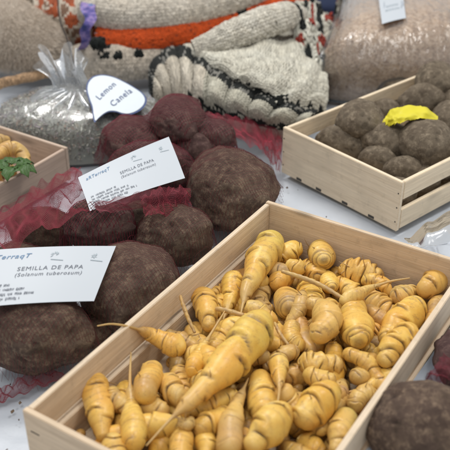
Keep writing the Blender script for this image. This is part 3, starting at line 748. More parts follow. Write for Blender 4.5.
# patterned brown knit behind, ribbon, background garments
def col_brown(u, v, rg):
    r = noise.noise(Vector((u*6, v*8, 7)))
    return (.36, .085, .03) if r > .02 else ((.20, .12, .08) if r < -.3 else (.56, .50, .42))
knit_obj('patterned_knit', yarn_mesh('patterned_knit', patch(W([[(34,-20,.13),(66,-20,.13),(100,-16,.12)], [(36,6,.12),(66,4,.14),(98,6,.12)], [(44,24,.09),(68,26,.11),(96,26,.10)], [(52,48,.03),(72,50,.05),(92,50,.04)]]), 26, 24), col_brown, seed=6), 'rust and beige patterned knit behind the fuzzy hat')
knit_obj('folded_knit', yarn_mesh('folded_knit', roll_surface([(-30,6,.07),(10,2,.08),(40,-4,.08)], [16,18,16], 18, 40, seed=7), c_const((.55, .47, .36), .08)), 'light tan folded knit in the far left corner')
knit_obj('folded_knit', yarn_mesh('folded_knit', roll_surface([(90,-22,.10),(150,-24,.10),(230,-32,.10)], [16,18,18], 16, 40, seed=9), c_const((.46, .25, .16), .08)), 'terracotta folded knit behind the thick cream scarf')
Sb = patch(W([[(82,-16,.15),(99,-16,.15)], [(82,6,.158),(97,6,.158)], [(83,22,.145),(94,22,.145)], [(80,38,.11),(90,38,.11)], [(77,54,.06),(84,54,.06)]]), 30, 8)
for i in range(30): Sb[i, :, 0] += .004*math.sin(i*.6)
tag(link('ribbon', surf_mesh('ribbon', Sb), M['violet']), 'violet blue ribbon hanging beside the thick cream scarf', 'ribbon')
# orange brown wicker band left
def col_wick(u, v, rg): return np.array((.46, .31, .19))*(1+.2*rg.randn())
knit_obj('tan_band', yarn_mesh('tan_band', roll_surface([(-20,92,.03),(4,84,.04),(26,78,.04),(50,74,.03)], [5,5,5,4], 12, 60, seed=2, wob=.12), col_wick), 'tan woven band between the fuzzy hat and herb bag', 'woven band', None)

# ------------------------------------------------------------------ tube helper
def tube_mesh(name, P, r, na=8, taper=None, n=None):
    P = cr_interp(np.array(P), np.linspace(0, 1, n or len(P)*8)); T = np.gradient(P, axis=0); T /= np.linalg.norm(T, axis=1, keepdims=True)
    ref = np.array([.3, .2, 1.]); Nn = np.cross(T, ref); Nn /= np.linalg.norm(Nn, axis=1, keepdims=True); Bb = np.cross(Nn, T)
    th = np.linspace(0, 2*math.pi, na, endpoint=False); rr = np.full(len(P), r) if taper is None else r*np.linspace(1, taper, len(P))
    V = P[:, None]+Nn[:, None]*(np.cos(th)[None, :, None]*rr[:, None, None])+Bb[:, None]*(np.sin(th)[None, :, None]*rr[:, None, None])
    return mesh_np(name, V.reshape(-1, 3), grid_faces(len(P), na, True), True)

# ------------------------------------------------------------------ herb bag
hb = at(76, 122, .045)
herb_root = empty('herb_bag', (hb[0], hb[1]+.02, 0)); tag(herb_root, 'clear gathered cellophane bag of dried grey green herbs with a heart tag', 'bag')
def bag_shape(th, ph, k=1.0):
    """th azimuth, ph 0 top -> 1 table"""
    return None
def bag_surface(nu, nv, sc, seed, rx=.158, ry=.105, h=.088):
    S = np.zeros((nu, nv, 3))
    for i in range(nu):
        u = i/(nu-1); 
        for j in range(nv):
            a_ = 2*math.pi*j/nv
            r = math.sin(min(u*1.12, 1)*math.pi/2)**.75; z = math.cos(u*math.pi/2)**.62
            pl = 1+.035*math.sin(a_*13+4*math.sin(a_*2+seed))*math.sin(u*3.1)+.05*noise.noise(Vector((math.cos(a_)*2.2, math.sin(a_)*2.2, u*3+seed)))+.018*math.sin(a_*17+seed)*(1-u)
            S[i, j] = (math.cos(a_)*rx*r*pl*sc, math.sin(a_)*ry*r*pl*sc, h*z*sc*(1+.10*noise.noise(Vector((math.cos(a_)*1.5*r, math.sin(a_)*1.5*r, seed)))))
    return S
Sb = bag_surface(40, 120, .965, 1.0)
inner = surf_mesh('herb_filling', Sb, True, {'yarn': np.tile([.28, .275, .23], (40*120, 1))})
link('herb_filling', inner, M['herb'], herb_root)
rg = np.random.RandomState(9); n = 9000
uu = rg.uniform(0, 1, n)**.6; jj = rg.randint(0, 120, n); pts = Sb[(uu*39).astype(int), jj]
c0_ = pts*rg.uniform(.97, 1.035, (n, 1)); a1 = rg.normal(0, 1, (n, 3)); a1 /= np.linalg.norm(a1, axis=1, keepdims=True); a2 = np.cross(a1, rg.normal(0, 1, (n, 3))); a2 /= np.linalg.norm(a2, axis=1, keepdims=True)
ls = rg.uniform(.002, .0075, (n, 1)); ws = rg.uniform(.0008, .003, (n, 1))
V = np.stack([c0_-a1*ls, c0_+a2*ws, c0_+a1*ls, c0_-a2*ws], 1).reshape(-1, 3)
pal = np.array([[.40, .38, .30], [.46, .44, .37], [.30, .28, .22], [.54, .50, .44], [.36, .27, .21], [.36, .30, .30]])
cc = np.repeat(pal[rg.randint(0, 6, n)]*(1+.15*rg.randn(n, 1)), 4, 0)
hf = link('herb_flakes', mesh_np('herb_flakes', V, np.arange(4*n).reshape(-1, 4), False, {'yarn': np.clip(cc, 0, 1)}), M['herb'], herb_root); hf['kind'] = 'stuff'
link('bag_film', surf_mesh('bag_film', bag_surface(50, 150, 1.03, 1.0), True), M['film'], herb_root)
for k, (a0_, ln_) in enumerate([(3.5, .10), (3.9, .12), (4.3, .09), (4.75, .10), (5.2, .08), (3.1, .11), (5.7, .09)]):
    S = np.zeros((24, 7, 3))
    for i in range(24):
        u = i/23; r_ = .02+ln_*u; zz = .088*math.cos(min(1, r_/.165)*math.pi/2)**.62*1.03
        for j in range(7):
            w_ = (j/6-.5)*(.004+.012*u); aa = a0_+w_/max(r_, .02)+.12*math.sin(u*3+k)
            S[i, j] = (math.cos(aa)*r_*1.0, math.sin(aa)*r_*.68+.01*(1-u), zz+.003+.005*math.cos((j/6-.5)*math.pi)*(1-u*.6))
    link('film_pleat', surf_mesh('film_pleat', S), M['film_neck'], herb_root)
# gathered neck flaring upwards, then streaks of film
def neck(nx, ny, top, r0, r1, seed, lean):
    nu, nv = 26, 110; S = np.zeros((nu, nv, 3))
    for i in range(nu):
        u = i/(nu-1)
        for j in range(nv):
            a_ = 2*math.pi*j/nv
            r = (r0*(1-u)**2+.008+r1*u**1.6)*(1+.30*math.sin(a_*9+seed+u*2)*(.3+.7*u)+.07*math.sin(a_*17+seed+u*5)+.10*math.sin(a_*4+u*6))
            S[i, j] = (nx+math.cos(a_)*r+lean[0]*u, ny+math.sin(a_)*r*.8+lean[1]*u, .070+top*u+.02*u*math.sin(a_*5+seed))
    return S
link('bag_neck', surf_mesh('bag_neck', neck(-.008, .03, .072, .035, .030, 1.3, (-.022, .015)), True), M['film_neck'], herb_root)
tw = tube_mesh('bag_tie', [(-.008+.0105*math.cos(k*math.pi/4), .03+.009*math.sin(k*math.pi/4), .076+.0006*k) for k in range(10)], .0012)
link('bag_tie', tw, M['dark'], herb_root)
# film tails fanning to the left
for k, (dx, dy) in enumerate(((-.10, -.01), (-.115, -.045))):
    S = np.zeros((20, 16, 3))
    for i in range(20):
        u = i/19
        for j in range(16):
            v = j/15-.5; w = .010+.050*u
            S[i, j] = (-.012+dx*u*.9, .025+dy*u+v*w, .082+.02*math.sin(u*2.6)-.045*u*u+.006*math.sin(v*22+k*2)*u)
    link('film_tail', surf_mesh('film_tail', S), M['film_neck'], herb_root)
tag(link('hanging_twine', tube_mesh('hanging_twine', [at(57,-10,.16), at(60,20,.15), at(68,42,.135), at(74,66,.10), at(72,76,.085)], .0016), M['dark']), 'thin dark cord dangling onto the herb bag neck', 'cord')
# heart tag
def text_mesh(txt, size, shear=0, bold=0, align='CENTER'):
    cu = bpy.data.curves.new('lettering', 'FONT'); cu.body = txt; cu.size = size; cu.shear = shear; cu.offset = bold; cu.align_x = align; cu.align_y = 'CENTER'; cu.resolution_u = 3; cu.space_character = 1.14
    ob = bpy.data.objects.new('lettering', cu); COL.objects.link(ob)
    dg = bpy.context.evaluated_depsgraph_get(); dg.update()
    me = bpy.data.meshes.new_from_object(ob.evaluated_get(dg)); bpy.data.objects.remove(ob)
    return me
def frame_quad(TL, TR, BR, BL):
    TL, TR, BR, BL = map(np.array, (TL, TR, BR, BL))
    def f(u, v, h=0.0, bow=0.0):                     # u 0..1 left to right, v 0..1 top to bottom
        P = TL*(1-u)*(1-v)+TR*u*(1-v)+BR*u*v+BL*(1-u)*v
        n = np.cross(TR-TL, TL-BL); n = n/np.linalg.norm(n); n = n if n[2] > 0 else -n
        return P+n*(h+bow*math.sin(math.pi*min(max(u, 0), 1))+bow*.4*math.sin(math.pi*v))
    return f, np.linalg.norm(TR-TL), np.linalg.norm(BL-TL)
def put_text(fq, W_, H_, txt, u, v, size, mat, name, parent, shear=0, bold=0, bow=0, align='LEFT', h=.0006, rot=0):
    me = text_mesh(txt, size, shear, bold, align)
    c, s = math.cos(rot), math.sin(rot)
    for vt in me.vertices:
        x, y = vt.co.x*c-vt.co.y*s, vt.co.x*s+vt.co.y*c
        vt.co = Vector(fq(u+x/W_, v-y/H_, h, bow))
    me.materials.clear(); me.materials.append(mat)
    # parent is at identity
    return link(name, me, None, parent)
heart = [(.5+(x_-.5)*.86, .5+(y_-.5)*.88) for x_, y_ in [(.03,.10),(.10,.02),(.24,-.02),(.42,.02),(.60,.12),(.78,.24),(.93,.36),(1.0,.50),(.97,.66),(.86,.80),(.72,.88),(.60,.88),(.48,.84),(.36,.84),(.26,.90),(.17,.99),(.12,1.04),(.09,.92),(.07,.74),(.02,.56),(-.02,.36),(-.01,.20)]]
fq, Wq, Hq = frame_quad(at(84,74,.118), at(150,79,.098), at(148,124,.074), at(84,123,.086))
def outline_mesh(name, pts, fq, h, grow=0, bow=.004, n=110):
    P = np.array(pts+[pts[0]]); C = cr_interp(P, np.linspace(0, 1, n))[:-1]; ctr = C.mean(0)
    C = ctr+(C-ctr)*(1+grow); V = []; Fc = []; R_ = 8; m = len(C)
    for k in range(R_+1):
        for p in C: q = ctr+(p-ctr)*k/R_; V.append(fq(q[0], q[1], h, bow))
    for k in range(R_):
        for j in range(m): Fc.append([k*m+j, k*m+(j+1) % m, (k+1)*m+(j+1) % m, (k+1)*m+j])
    me = mesh_np(name, np.array(V), Fc, True); return me
ht = link('heart_tag', outline_mesh('heart_tag', heart, fq, .0, .06), M['navy']); tag(ht, 'white heart shaped tag with blue edge and handwritten words on the herb bag', 'tag')
M['tagwhite'] = simple('glossy_white_tag', (.70, .76, .80), .12, .6, 25, .5, .004)
link('tag_face', outline_mesh('tag_face', heart, fq, .0008), M['tagwhite'], ht)
put_text(fq, Wq, Hq, 'Lemon', .32, .40, .019, M['navy'], 'lettering', ht, .35, 0, .004, 'CENTER', .0016, 1.0)
put_text(fq, Wq, Hq, 'Canela', .55, .53, .020, M['navy'], 'lettering', ht, .35, 0, .004, 'CENTER', .0016, .95)

# ------------------------------------------------------------------ grain bag
def grain_bag():
    # pillow lying behind the shorter crate
    cs = W([[(322,100,.004),(345,103,.004),(395,106,.004),(450,104,.004),(505,100,.004)],
            [(314,86,.03),(345,84,.05),(395,84,.055),(450,82,.055),(505,80,.04)],
            [(316,66,.065),(345,58,.10),(395,54,.11),(450,52,.105),(505,54,.07)],
            [(326,44,.09),(350,30,.14),(395,22,.15),(450,20,.145),(505,26,.10)],
            [(334,20,.09),(356,4,.14),(395,-8,.15),(450,-10,.145),(505,-2,.10)],
            [(338,2,.05),(360,-24,.08),(395,-40,.09),(450,-42,.08),(505,-36,.05)]])
    S = patch(cs, 60, 110)
    r = empty('grain_bag', tuple(at(400, 100, 0))); tag(r, 'large clear plastic bag of brown grain behind the shorter crate', 'bag'); loc = np.array(r.location)
    S = S-loc
    du_ = np.gradient(S, axis=0); dv_ = np.gradient(S, axis=1); N_ = np.cross(du_, dv_); N_ /= np.linalg.norm(N_, axis=2, keepdims=True)+1e-9
    if N_[..., 2].mean() < 0: N_ = -N_
    g = S-N_*.004
    for i in range(60):
        for j in range(110): g[i, j, 2] += .004*noise.noise(Vector((i*.12, j*.12, 3)))
    link('grain', surf_mesh('grain', g), M['grain'], r)
    f = S+N_*.004
    for i in range(60):
        for j in range(110):
            f[i, j, 2] += .006*abs(noise.noise(Vector((j*.33+i*.06, i*.05, 8))))+.003*noise.noise(Vector((j*.7, i*.2, 1)))
    link('bag_film', surf_mesh('bag_film', f), M['film_grain'], r)
    e = [S[0, j]+np.array([0, -.002, .003]) for j in range(2, 108, 6)]
    link('bottom_seam', tube_mesh('bottom_seam', e, .0022), M['teal'], r)
    return r
grain_bag()
fq2, W2, H2 = frame_quad(at(377,-14,.166), at(401,-18,.166), at(406,18,.158), at(382,24,.158))
def card(name, fq, bow, mat, label, cat, group=None, th=.0005):
    V = []; n = 14
    for i in range(n+1):
        for j in range(n+1): V.append(fq(i/n, j/n, 0, bow))
    for i in range(n+1):
        for j in range(n+1): V.append(fq(i/n, j/n, -th, bow))
    Fc = grid_faces(n+1, n+1)[:, ::-1]; Fc = np.vstack([Fc, grid_faces(n+1, n+1)+(n+1)**2])
    o_ = link(name, mesh_np(name, np.array(V), Fc, True), mat); tag(o_, label, cat, group); return o_
cl = card('bag_label', fq2, .001, M['card'], 'small white label stuck on top of the grain bag', 'label')
def squiggle(fq, u0, u1, v, h_, bow, rg, W_, H_, dens=.0013, lift=.0007):
    """unreadable small print: word shaped rows of tiny strokes"""
    V = []; Fc = []; x = u0
    while x < u1:
        wl = rg.uniform(.03, .09)
        xe = min(u1, x+wl)
        while x < xe:
            hh = h_*rg.uniform(.55, 1.1); ww = dens/W_*.42; k = len(V)
            V += [fq(x, v-hh/2, lift, bow), fq(x+ww, v-hh/2, lift, bow), fq(x+ww, v+hh/2, lift, bow), fq(x, v+hh/2, lift, bow)]; Fc.append([k, k+1, k+2, k+3]); 
            if rg.rand() < .6:
                k = len(V); vv = v+rg.choice([-1, 0, 1])*h_*.35; V += [fq(x, vv, lift+.0001, bow), fq(x+dens/W_, vv, lift+.0001, bow), fq(x+dens/W_, vv+h_*.22, lift+.0001, bow), fq(x, vv+h_*.22, lift+.0001, bow)]; Fc.append([k, k+1, k+2, k+3])
            x += dens/W_
        x += .016
    return V, Fc
def small_print(rows, fq, bow, W_, H_, parent, mat, seed, name='small_print'):
    V = []; Fc = []; rg = np.random.RandomState(seed)
    for (u0, u1, v, h_) in rows:
        a_, b_ = squiggle(fq, u0, u1, v, h_, bow, rg, W_, H_); k = len(V); V += a_; Fc += [[q+k for q in f] for f in b_]
    return link(name, mesh_np(name, np.array(V), Fc, False), mat, parent)
small_print([(.25, .75, .62, .05), (.2, .8, .72, .05)], fq2, .001, W2, H2, cl, M['ink_soft'], 3)

# white information cards
def info_card(TL, TR, BR, BL, label, seed, bow=.003):
    fq, W_, H_ = frame_quad(TL, TR, BR, BL)
    c = card('information_card', fq, bow, M['card'], label, 'card', 'white information cards on the dark roots')
    put_text(fq, W_, H_, 'aRTerraqT', .06, .165, H_*.115, M['ink_blue'], 'logo_text', c, .25, .0001, bow)
    put_text(fq, W_, H_, 'SEMILLA DE PAPA', .57, .41, H_*.098, M['ink'], 'title_text', c, 0, 0, bow, 'CENTER')
    put_text(fq, W_, H_, '(Solanum tuberosum)', .57, .515, H_*.088, M['ink'], 'title_text', c, .1, 0, bow, 'CENTER')
    small_print([(.05, .30, .68, .045), (.05, .42, .755, .045), (.05, .50, .83, .045), (.05, .40, .905, .045)], fq, bow, W_, H_, c, M['ink'], seed)
    # two faint emblems: a leaf sprig and a ring with a tail
    def emblem(cu, cv, kind):
        V = []; Fc = []
        rgx = np.random.RandomState(seed+kind)
        for q in range(9 if kind == 0 else 7):
            a_ = q*.42+.2 if kind == 0 else q*.9; r = .035 if kind == 0 else .022
            x0, y0 = cu+math.cos(a_)*r*.6, cv-math.sin(a_)*r*2.0*.6
            dx, dy = math.cos(a_+.6)*.018, -math.sin(a_+.6)*.03; k = len(V)
            V += [fq(x0-dx, y0-dy, .0007, bow), fq(x0+dy*.25, y0+dx*.35, .0007, bow), fq(x0+dx, y0+dy, .0007, bow), fq(x0-dy*.25, y0-dx*.35, .0007, bow)]; Fc.append([k, k+1, k+2, k+3])
        k = len(V); V += [fq(cu-.02, cv+.075, .0007, bow), fq(cu+.075, cv+.10, .0007, bow), fq(cu+.075, cv+.112, .0007, bow), fq(cu-.02, cv+.087, .0007, bow)]; Fc.append([k, k+1, k+2, k+3])
        link('emblem', mesh_np('emblem', np.array(V), Fc, False), M['ink_soft'], c)
    emblem(.57, .17, 0); emblem(.87, .20, 1)
    return c
info_card(at(-22,251,.128), at(116,246,.112), at(94,301,.098), at(-36,309,.112), 'nearer white printed card lying on the large dark roots', 4)
info_card(at(78,177.5,.128), at(168.7,136.7,.136), at(185,178,.118), at(90,211,.112), 'farther white printed card partly tucked under red netting', 9)

# ------------------------------------------------------------------ yellow scrap in the potato crate
def scrap():
    rows = W([[(382,123,.098),(388,113,.110),(398,107,.120),(412,105,.124),(426,108,.120),(438,116,.108)],
              [(386,125,.100),(394,118,.116),(402,114,.122),(414,112,.125),(426,114,.122),(438,119,.110)],
              [(389,126,.100),(398,124,.110),(406,121,.116),(416,119,.118),(427,119,.118),(438,121,.110)]])
    S = patch(rows, 22, 44); rg = np.random.RandomState(2)
    for i in range(22):
        for j in range(44):
            S[i, j] += np.array([0, 0, 1])*.005*noise.noise(Vector((i*.16, j*.13, 9)))+np.array([.5, 1, 0])*.003*noise.noise(Vector((i*.2, j*.22, 2)))
            if j < 17: S[i, j] += np.array([.3, .3, 1])*.0075*(1-j/17)*noise.noise(Vector((i*.42, j*.5, 3)))
            if i in (0, 1, 20, 21): S[i, j, 1] += .0008*rg.randn()
    S2 = S+np.array([0, 0, -.0008])
    o_ = link('yellow_scrap', surf_mesh('yellow_scrap', S), M['yellow']); tag(o_, 'crumpled bright yellow scrap lying on the brown potatoes', 'scrap')
scrap()

# ------------------------------------------------------------------ contents of the small crate
for i, (P, w, lb) in enumerate([([(-6,160,.060),(6,150,.066),(20,152,.060),(28,168,.045)], 17, 'curved yellow root arching in the small tan crate'),
                    ([(-14,176,.05),(4,170,.055),(16,176,.05)], 20, 'pale yellow root under the green leaf in the small crate'),
                    ([(-20,150,.045),(-4,142,.05),(10,140,.045)], 16, 'orange root along the far side of the small crate')]):
    Pw = np.array([at(*p) for p in P]); c = Pw.mean(0)
    ob = link('yellow_root', tuber_mesh('yellow_root', Pw-c, px2m(w, c)/2, 'club', 5, seed=70+i, grey=.7), None, loc=tuple(c)); tag(ob, lb, 'root', 'yellow roots in the small crate')  # grey tone darkens these roots, painting in the shade inside the crate
def leaf():
    c = at(15, 170, .072); root = empty('green_leaf', tuple(c)); root.scale = (.8, .8, .8); tag(root, 'lobed green leaf lying over the rim side of the small crate', 'leaf')
    rg = np.random.RandomState(5)
    for k, (dx, dy, L, wd, a_) in enumerate([(-.015, .0, .044, .034, 2.6), (.0, -.002, .044, .036, -.1), (.004, .004, .038, .032, .75), (-.008, .008, .036, .032, 1.5), (-.004, -.006, .040, .034, -1.6), (.008, -.006, .036, .03, -.8), (-.016, -.008, .038, .034, -2.6)]):
        S = np.zeros((16, 12, 3))
        for i in range(16):
            u = i/15; ww = wd*.5*math.sin(math.pi*u**.8)**.7*(1+.22*math.sin(u*26))
            for j in range(12):
                v = j/11*2-1; x, y = u*L, v*ww
                S[i, j] = (dx+x*math.cos(a_)-y*math.sin(a_), dy+x*math.sin(a_)+y*math.cos(a_), .004+.001*k+.009*math.sin(u*2.4)-.016*u*u+.003*abs(v)+.0015*math.sin(v*9+u*14))
        link('leaf_lobe', surf_mesh('leaf_lobe', S), M['leaf'], root)
leaf()

# ------------------------------------------------------------------ red nets draped over the roots
bpy.context.view_layer.update()
def bvh_of(objs):
    V = []; Fc = []
    for ob in objs:
        mw = np.array(ob.matrix_world); n = len(V)
        me = ob.data; co = np.empty(len(me.vertices)*3); me.vertices.foreach_get('co', co); co = co.reshape(-1, 3)@mw[:3, :3].T+mw[:3, 3]
        V += co.tolist(); Fc += [[n+i for i in p.vertices] for p in me.polygons]
    return BVHTree.FromPolygons(V, Fc)
def edges_to_tubes(name, V, E, r):
    V = np.asarray(V); E = np.asarray(E); p, q = V[E[:, 0]], V[E[:, 1]]; d = q-p; L = np.linalg.norm(d, axis=1, keepdims=True); ok = (L[:, 0] > 1e-5); p, q, d, L = p[ok], q[ok], d[ok], L[ok]; d = d/L
    ref = np.where(np.abs(d[:, 2:3]) > .9, np.array([[1., 0, 0]]), np.array([[0, 0, 1.]])); a1 = np.cross(d, ref); a1 /= np.linalg.norm(a1, axis=1, keepdims=True); a2 = np.cross(d, a1)
    vs = []
    for k in range(3):
        a_ = k*2*math.pi/3; o_ = (a1*math.cos(a_)+a2*math.sin(a_))*r; vs += [p+o_, q+o_]
    Vt = np.stack(vs, 1).reshape(-1, 3); n = len(p); b_ = (np.arange(n)*6)[:, None]
    Fc = np.concatenate([b_+np.array([[0, 1, 3, 2]]), b_+np.array([[2, 3, 5, 4]]), b_+np.array([[4, 5, 1, 0]])])
    return mesh_np(name, Vt, Fc, True)
def net_drape(keys, label, s=.0042, pad=.012, iters=26, r=.00042, seed=0, mat='net'):
    objs = [blobs[k] for k in keys]; bv = bvh_of(objs)
    xs = [];
    for ob in objs:
        d = ob.dimensions; xs.append((ob.location.x-d.x/2, ob.location.x+d.x/2, ob.location.y-d.y/2, ob.location.y+d.y/2))
    xs = np.array(xs); x0, x1, y0, y1 = xs[:, 0].min()-pad, xs[:, 1].max()+pad, xs[:, 2].min()-pad, xs[:, 3].max()+pad
    nx, ny = int((x1-x0)/s), int((y1-y0)/s); H = np.zeros((nx, ny)); hit = np.zeros((nx, ny), bool)
    for i in range(nx):
        for j in range(ny):
            h = bv.ray_cast(Vector((x0+i*s, y0+j*s, .5)), Vector((0, 0, -1)))
            if h[0] is not None: H[i, j] = h[0].z; hit[i, j] = True
    Z = H.copy()
    for _ in range(iters):
        P = np.pad(Z, 1, mode='edge'); avg = (P[:-2, 1:-1]+P[2:, 1:-1]+P[1:-1, :-2]+P[1:-1, 2:])/4; Z = np.maximum(H, avg)
    V = np.zeros((nx, ny, 3))
    for i in range(nx):
        for j in range(ny):
            p = Vector((i*.13+seed, j*.13, 0)); jx, jy = noise.noise(p)*s*1.2, noise.noise(p+Vector((9, 9, 9)))*s*1.2
            V[i, j] = (x0+i*s+jx, y0+j*s+jy, Z[i, j]+.0016+.0012*abs(noise.noise(p*2)))
    keep = Z > .012
    E = []
    for i in range(nx-1):
        for j in range(ny-1):
            if not (keep[i, j] and keep[i+1, j+1] and keep[i+1, j] and keep[i, j+1]): continue
            if (i+j) % 2 == 0: E.append((i*ny+j, (i+1)*ny+j+1))
            else: E.append(((i+1)*ny+j, i*ny+j+1))
    # jitter is larger than the clearance only sideways: push points out of the roots
    Vf = V.reshape(-1, 3)
    ob = link('net_bag', edges_to_tubes('net_bag', Vf, E, r), M[mat]); tag(ob, label, 'net bag', 'red net bags around the dark roots'); return ob
net_drape('abcim', 'fine dark red net bag around the nearest dark roots', seed=1, s=.0028, r=.00018, mat='net_dark')
net_drape('dl', 'red net bag around the netted roots under the farther card', seed=2, s=.0030, r=.00032)
net_drape('fgh', 'red net bag around the reddish roots by the herb bag', seed=4, s=.0030, r=.00030)
net_drape('e', 'fine dark net bag around the widest dark root', seed=6, s=.0030, r=.00018, mat='net_dark')
def net_sheet(rows, nu, nv, label, amp=.012, freq=6, seed=0, mat='net_pink', r=.00024, name='loose_netting'):
    nu = int(nu*1.65); nv = int(nv*1.65); freq *= .65; r = .00021
    S = patch(W(rows), nu, nv)
    for i in range(nu):
        for j in range(nv):
            a_ = noise.noise(Vector((i/nu*freq*.35+seed, j/nv*freq*1.6, seed))); b_ = noise.noise(Vector((j/nv*freq*2, i/nu*freq, seed+5)))
            S[i, j] += np.array([.35*b_, .5*a_, a_])*amp
    S[..., 2] = np.maximum(S[..., 2], .003)
    E = [(i*nv+j, (i+1)*nv+j+1) if (i+j) % 2 == 0 else ((i+1)*nv+j, i*nv+j+1) for i in range(nu-1) for j in range(nv-1)]
    ob = link(name, edges_to_tubes(name, S.reshape(-1, 3), E, r), M[mat]); tag(ob, label, 'netting', 'loose ends of red netting'); return ob
net_sheet([[(-8,222,.085),(20,200,.08),(48,182,.075),(78,166,.07)], [(-8,240,.10),(24,218,.105),(55,202,.10),(86,184,.10)], [(-6,252,.10),(30,236,.11),(64,220,.115),(96,204,.115)]], 40, 90, 'pink red loose netting between the small crate and the cards', .014, 7, 2)
net_sheet([[(-8,216,.04),(20,198,.05),(48,181,.05),(80,168,.05)], [(-8,228,.07),(24,208,.07),(52,192,.07),(84,178,.075)], [(-6,238,.08),(30,222,.09),(60,206,.095),(90,192,.10)]], 34, 84, 'crimson bunched netting along the side of the small crate', .014, 9, 5, 'net')
net_sheet([[(94,203,.122),(120,197,.128),(150,190,.130),(184,187,.120)], [(96,209,.118),(122,204,.124),(150,198,.124),(188,196,.11)], [(100,214,.116),(128,210,.115),(154,206,.105),(192,202,.09)]], 18, 70, 'magenta netting drawn over the lower edge of the farther card', .005, 8, 8, 'net')
net_sheet([[(140,196,.115),(165,188,.12),(190,188,.11)], [(142,206,.112),(166,202,.11),(190,202,.095)], [(146,216,.108),(168,213,.10),(190,212,.085)]], 22, 50, 'bunched crimson netting above the smooth brown root', .012, 9, 11)
net_sheet([[(206,112,.075),(232,116,.07),(258,122,.05),(284,130,.03)], [(212,124,.07),(236,130,.065),(262,138,.05),(282,146,.03)], [(222,136,.06),(244,142,.055),(266,150,.045),(281,162,.02)]], 36, 80, 'pink loose netting spread in front of the scalloped hat', .016, 8, 14)
net_sheet([[(252,126,.045),(268,130,.04),(280,136,.03)], [(258,140,.045),(270,146,.04),(282,154,.02)], [(264,154,.04),(272,162,.035),(280,172,.015)]], 26, 40, 'red netting fold touching the corner of the shorter crate', .012, 9, 17, 'net_pink')
net_sheet([[(48,364,.016),(28,374,.012),(6,386,.010),(-8,392,.008)], [(58,372,.012),(34,381,.010),(10,392,.008),(-6,399,.006)], [(70,376,.006),(40,387,.004),(12,398,.004),(-6,405,.004)]], 20, 60, 'red twisted net end trailing on the white cloth', .006, 9, 20)
net_sheet([[(420,384,.055),(432,370,.075),(444,352,.085)], [(426,388,.055),(438,374,.08),(452,360,.095)], [(434,394,.055),(446,382,.08),(462,372,.095)]], 26, 30, 'red netting around the dark red root at the right', .006, 8, 23, 'net')

# crumbs of dried soil fallen from the roots
rg = np.random.RandomState(31); V = []; Fc = []
spots_ = [(at(x, y, .0), sx, n_) for x, y, sx, n_ in ((60, 388, .05, 26), (250, 232, .05, 22), (200, 270, .05, 20), (262, 190, .03, 18), (20, 420, .06, 12), (300, 200, .05, 10))]
for c_, sx, n_ in spots_:
    for _ in range(n_):
        p = c_+np.array([rg.randn()*sx, rg.randn()*sx, .001]); r_ = abs(rg.normal(.0009, .0006))+.0003; k = len(V)
        o8 = np.array([[1, 0, 0], [0, 1, 0], [-1, 0, 0], [0, -1, 0], [0, 0, 1], [0, 0, -1]])*r_*rg.uniform(.6, 1.3, (6, 3))
        V += list(p+o8+rg.normal(0, r_*.2, (6, 3))); Fc += [[k+a_, k+b_, k+c2] for a_, b_, c2 in ((0, 1, 4), (1, 2, 4), (2, 3, 4), (3, 0, 4), (1, 0, 5), (2, 1, 5), (3, 2, 5), (0, 3, 5))]
tag(link('soil_crumbs', mesh_np('soil_crumbs', np.array(V), Fc, False), M['dark_root']), 'tiny crumbs of dry soil scattered on the white cloth', 'soil', kind='stuff')
# paper under the right hand roots, rising against the crate wall
S = patch(W([[(352,470,.045),(405,392,.050),(446,334,.052),(480,286,.050)], [(380,480,.02),(425,410,.022),(462,350,.022),(500,300,.02)], [(440,500,.004),(470,440,.004),(500,380,.004),(530,320,.004)]]), 20, 60)
for i in range(20):
    for j in range(60): S[i, j, 2] += .005*noise.noise(Vector((i*.3, j*.25, 4)))
tag(link('paper_sheet', surf_mesh('paper_sheet', S), M['cloth']), 'crumpled white paper under the roots right of the large crate', 'paper')
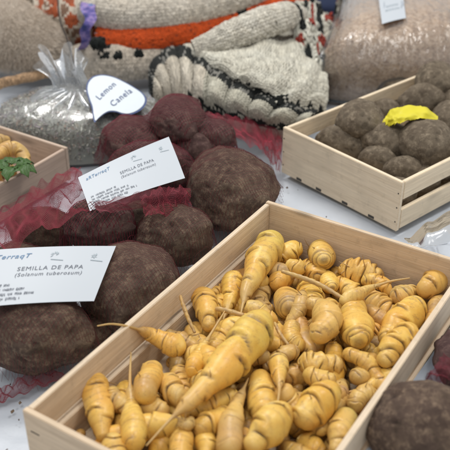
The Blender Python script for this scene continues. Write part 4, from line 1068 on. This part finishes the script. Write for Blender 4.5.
# clear plastic bag between the two crates
S = patch(W([[(404,238,.05),(425,226,.06),(450,212,.06),(480,196,.05)], [(410,246,.07),(430,236,.085),(455,222,.09),(485,208,.07)], [(420,254,.06),(440,248,.075),(462,238,.08),(490,226,.05)], [(432,262,.03),(450,260,.03),(470,254,.03),(495,244,.02)]]), 40, 60)
for i in range(40):
    for j in range(60): S[i, j, 2] += .010*noise.noise(Vector((i*.09, j*.07, 6)))+.003*abs(noise.noise(Vector((i*.05+j*.12, j*.03, 6))))
tag(link('plastic_bag', surf_mesh('plastic_bag', S), M['film_clear']), 'crumpled clear plastic bag between the two pale crates', 'bag')

# ------------------------------------------------------------------ camera, light
cam = bpy.data.cameras.new('camera'); co = bpy.data.objects.new('camera', cam); COL.objects.link(co)
cam.sensor_width = 36; cam.lens = 36*F_PX/450; cam.clip_start = .02; cam.clip_end = 50
co.location = (0, 0, CAM_Z); co.rotation_euler = (math.radians(90)-PITCH, 0, 0)
cam.dof.use_dof = True; cam.dof.focus_distance = 1.16; cam.dof.aperture_fstop = 6.5
bpy.context.scene.camera = co
w = bpy.data.worlds.new('World'); bpy.context.scene.world = w; w.use_nodes = True
w.node_tree.nodes['Background'].inputs[0].default_value = (.86, .87, .88, 1); w.node_tree.nodes['Background'].inputs[1].default_value = .62
def area(name, loc, target, size, power, col):
    l = bpy.data.lights.new(name, 'AREA'); l.size = size; l.energy = power; l.color = col; l.shape = 'DISK'
    o_ = bpy.data.objects.new(name, l); COL.objects.link(o_); o_.location = loc
    o_.rotation_euler = (Vector(target)-Vector(loc)).to_track_quat('-Z', 'Y').to_euler()
area('ceiling_lamp', (-.5, 2.3, 2.3), (0, 1.3, 0), .7, 32, (1, .98, .95))
area('ceiling_lamp', (1.0, 1.4, 2.5), (.1, 1.2, 0), .6, 20, (1, .97, .92))
area('ceiling_lamp', (-.4, .0, 2.4), (0, 1.2, 0), .9, 16, (1, .97, .93))
sc = bpy.context.scene
sc.view_settings.view_transform = 'Standard'; sc.view_settings.look = 'None'; sc.view_settings.exposure = 0
sc.cycles.transparent_max_bounces = 16; sc.cycles.max_bounces = 6
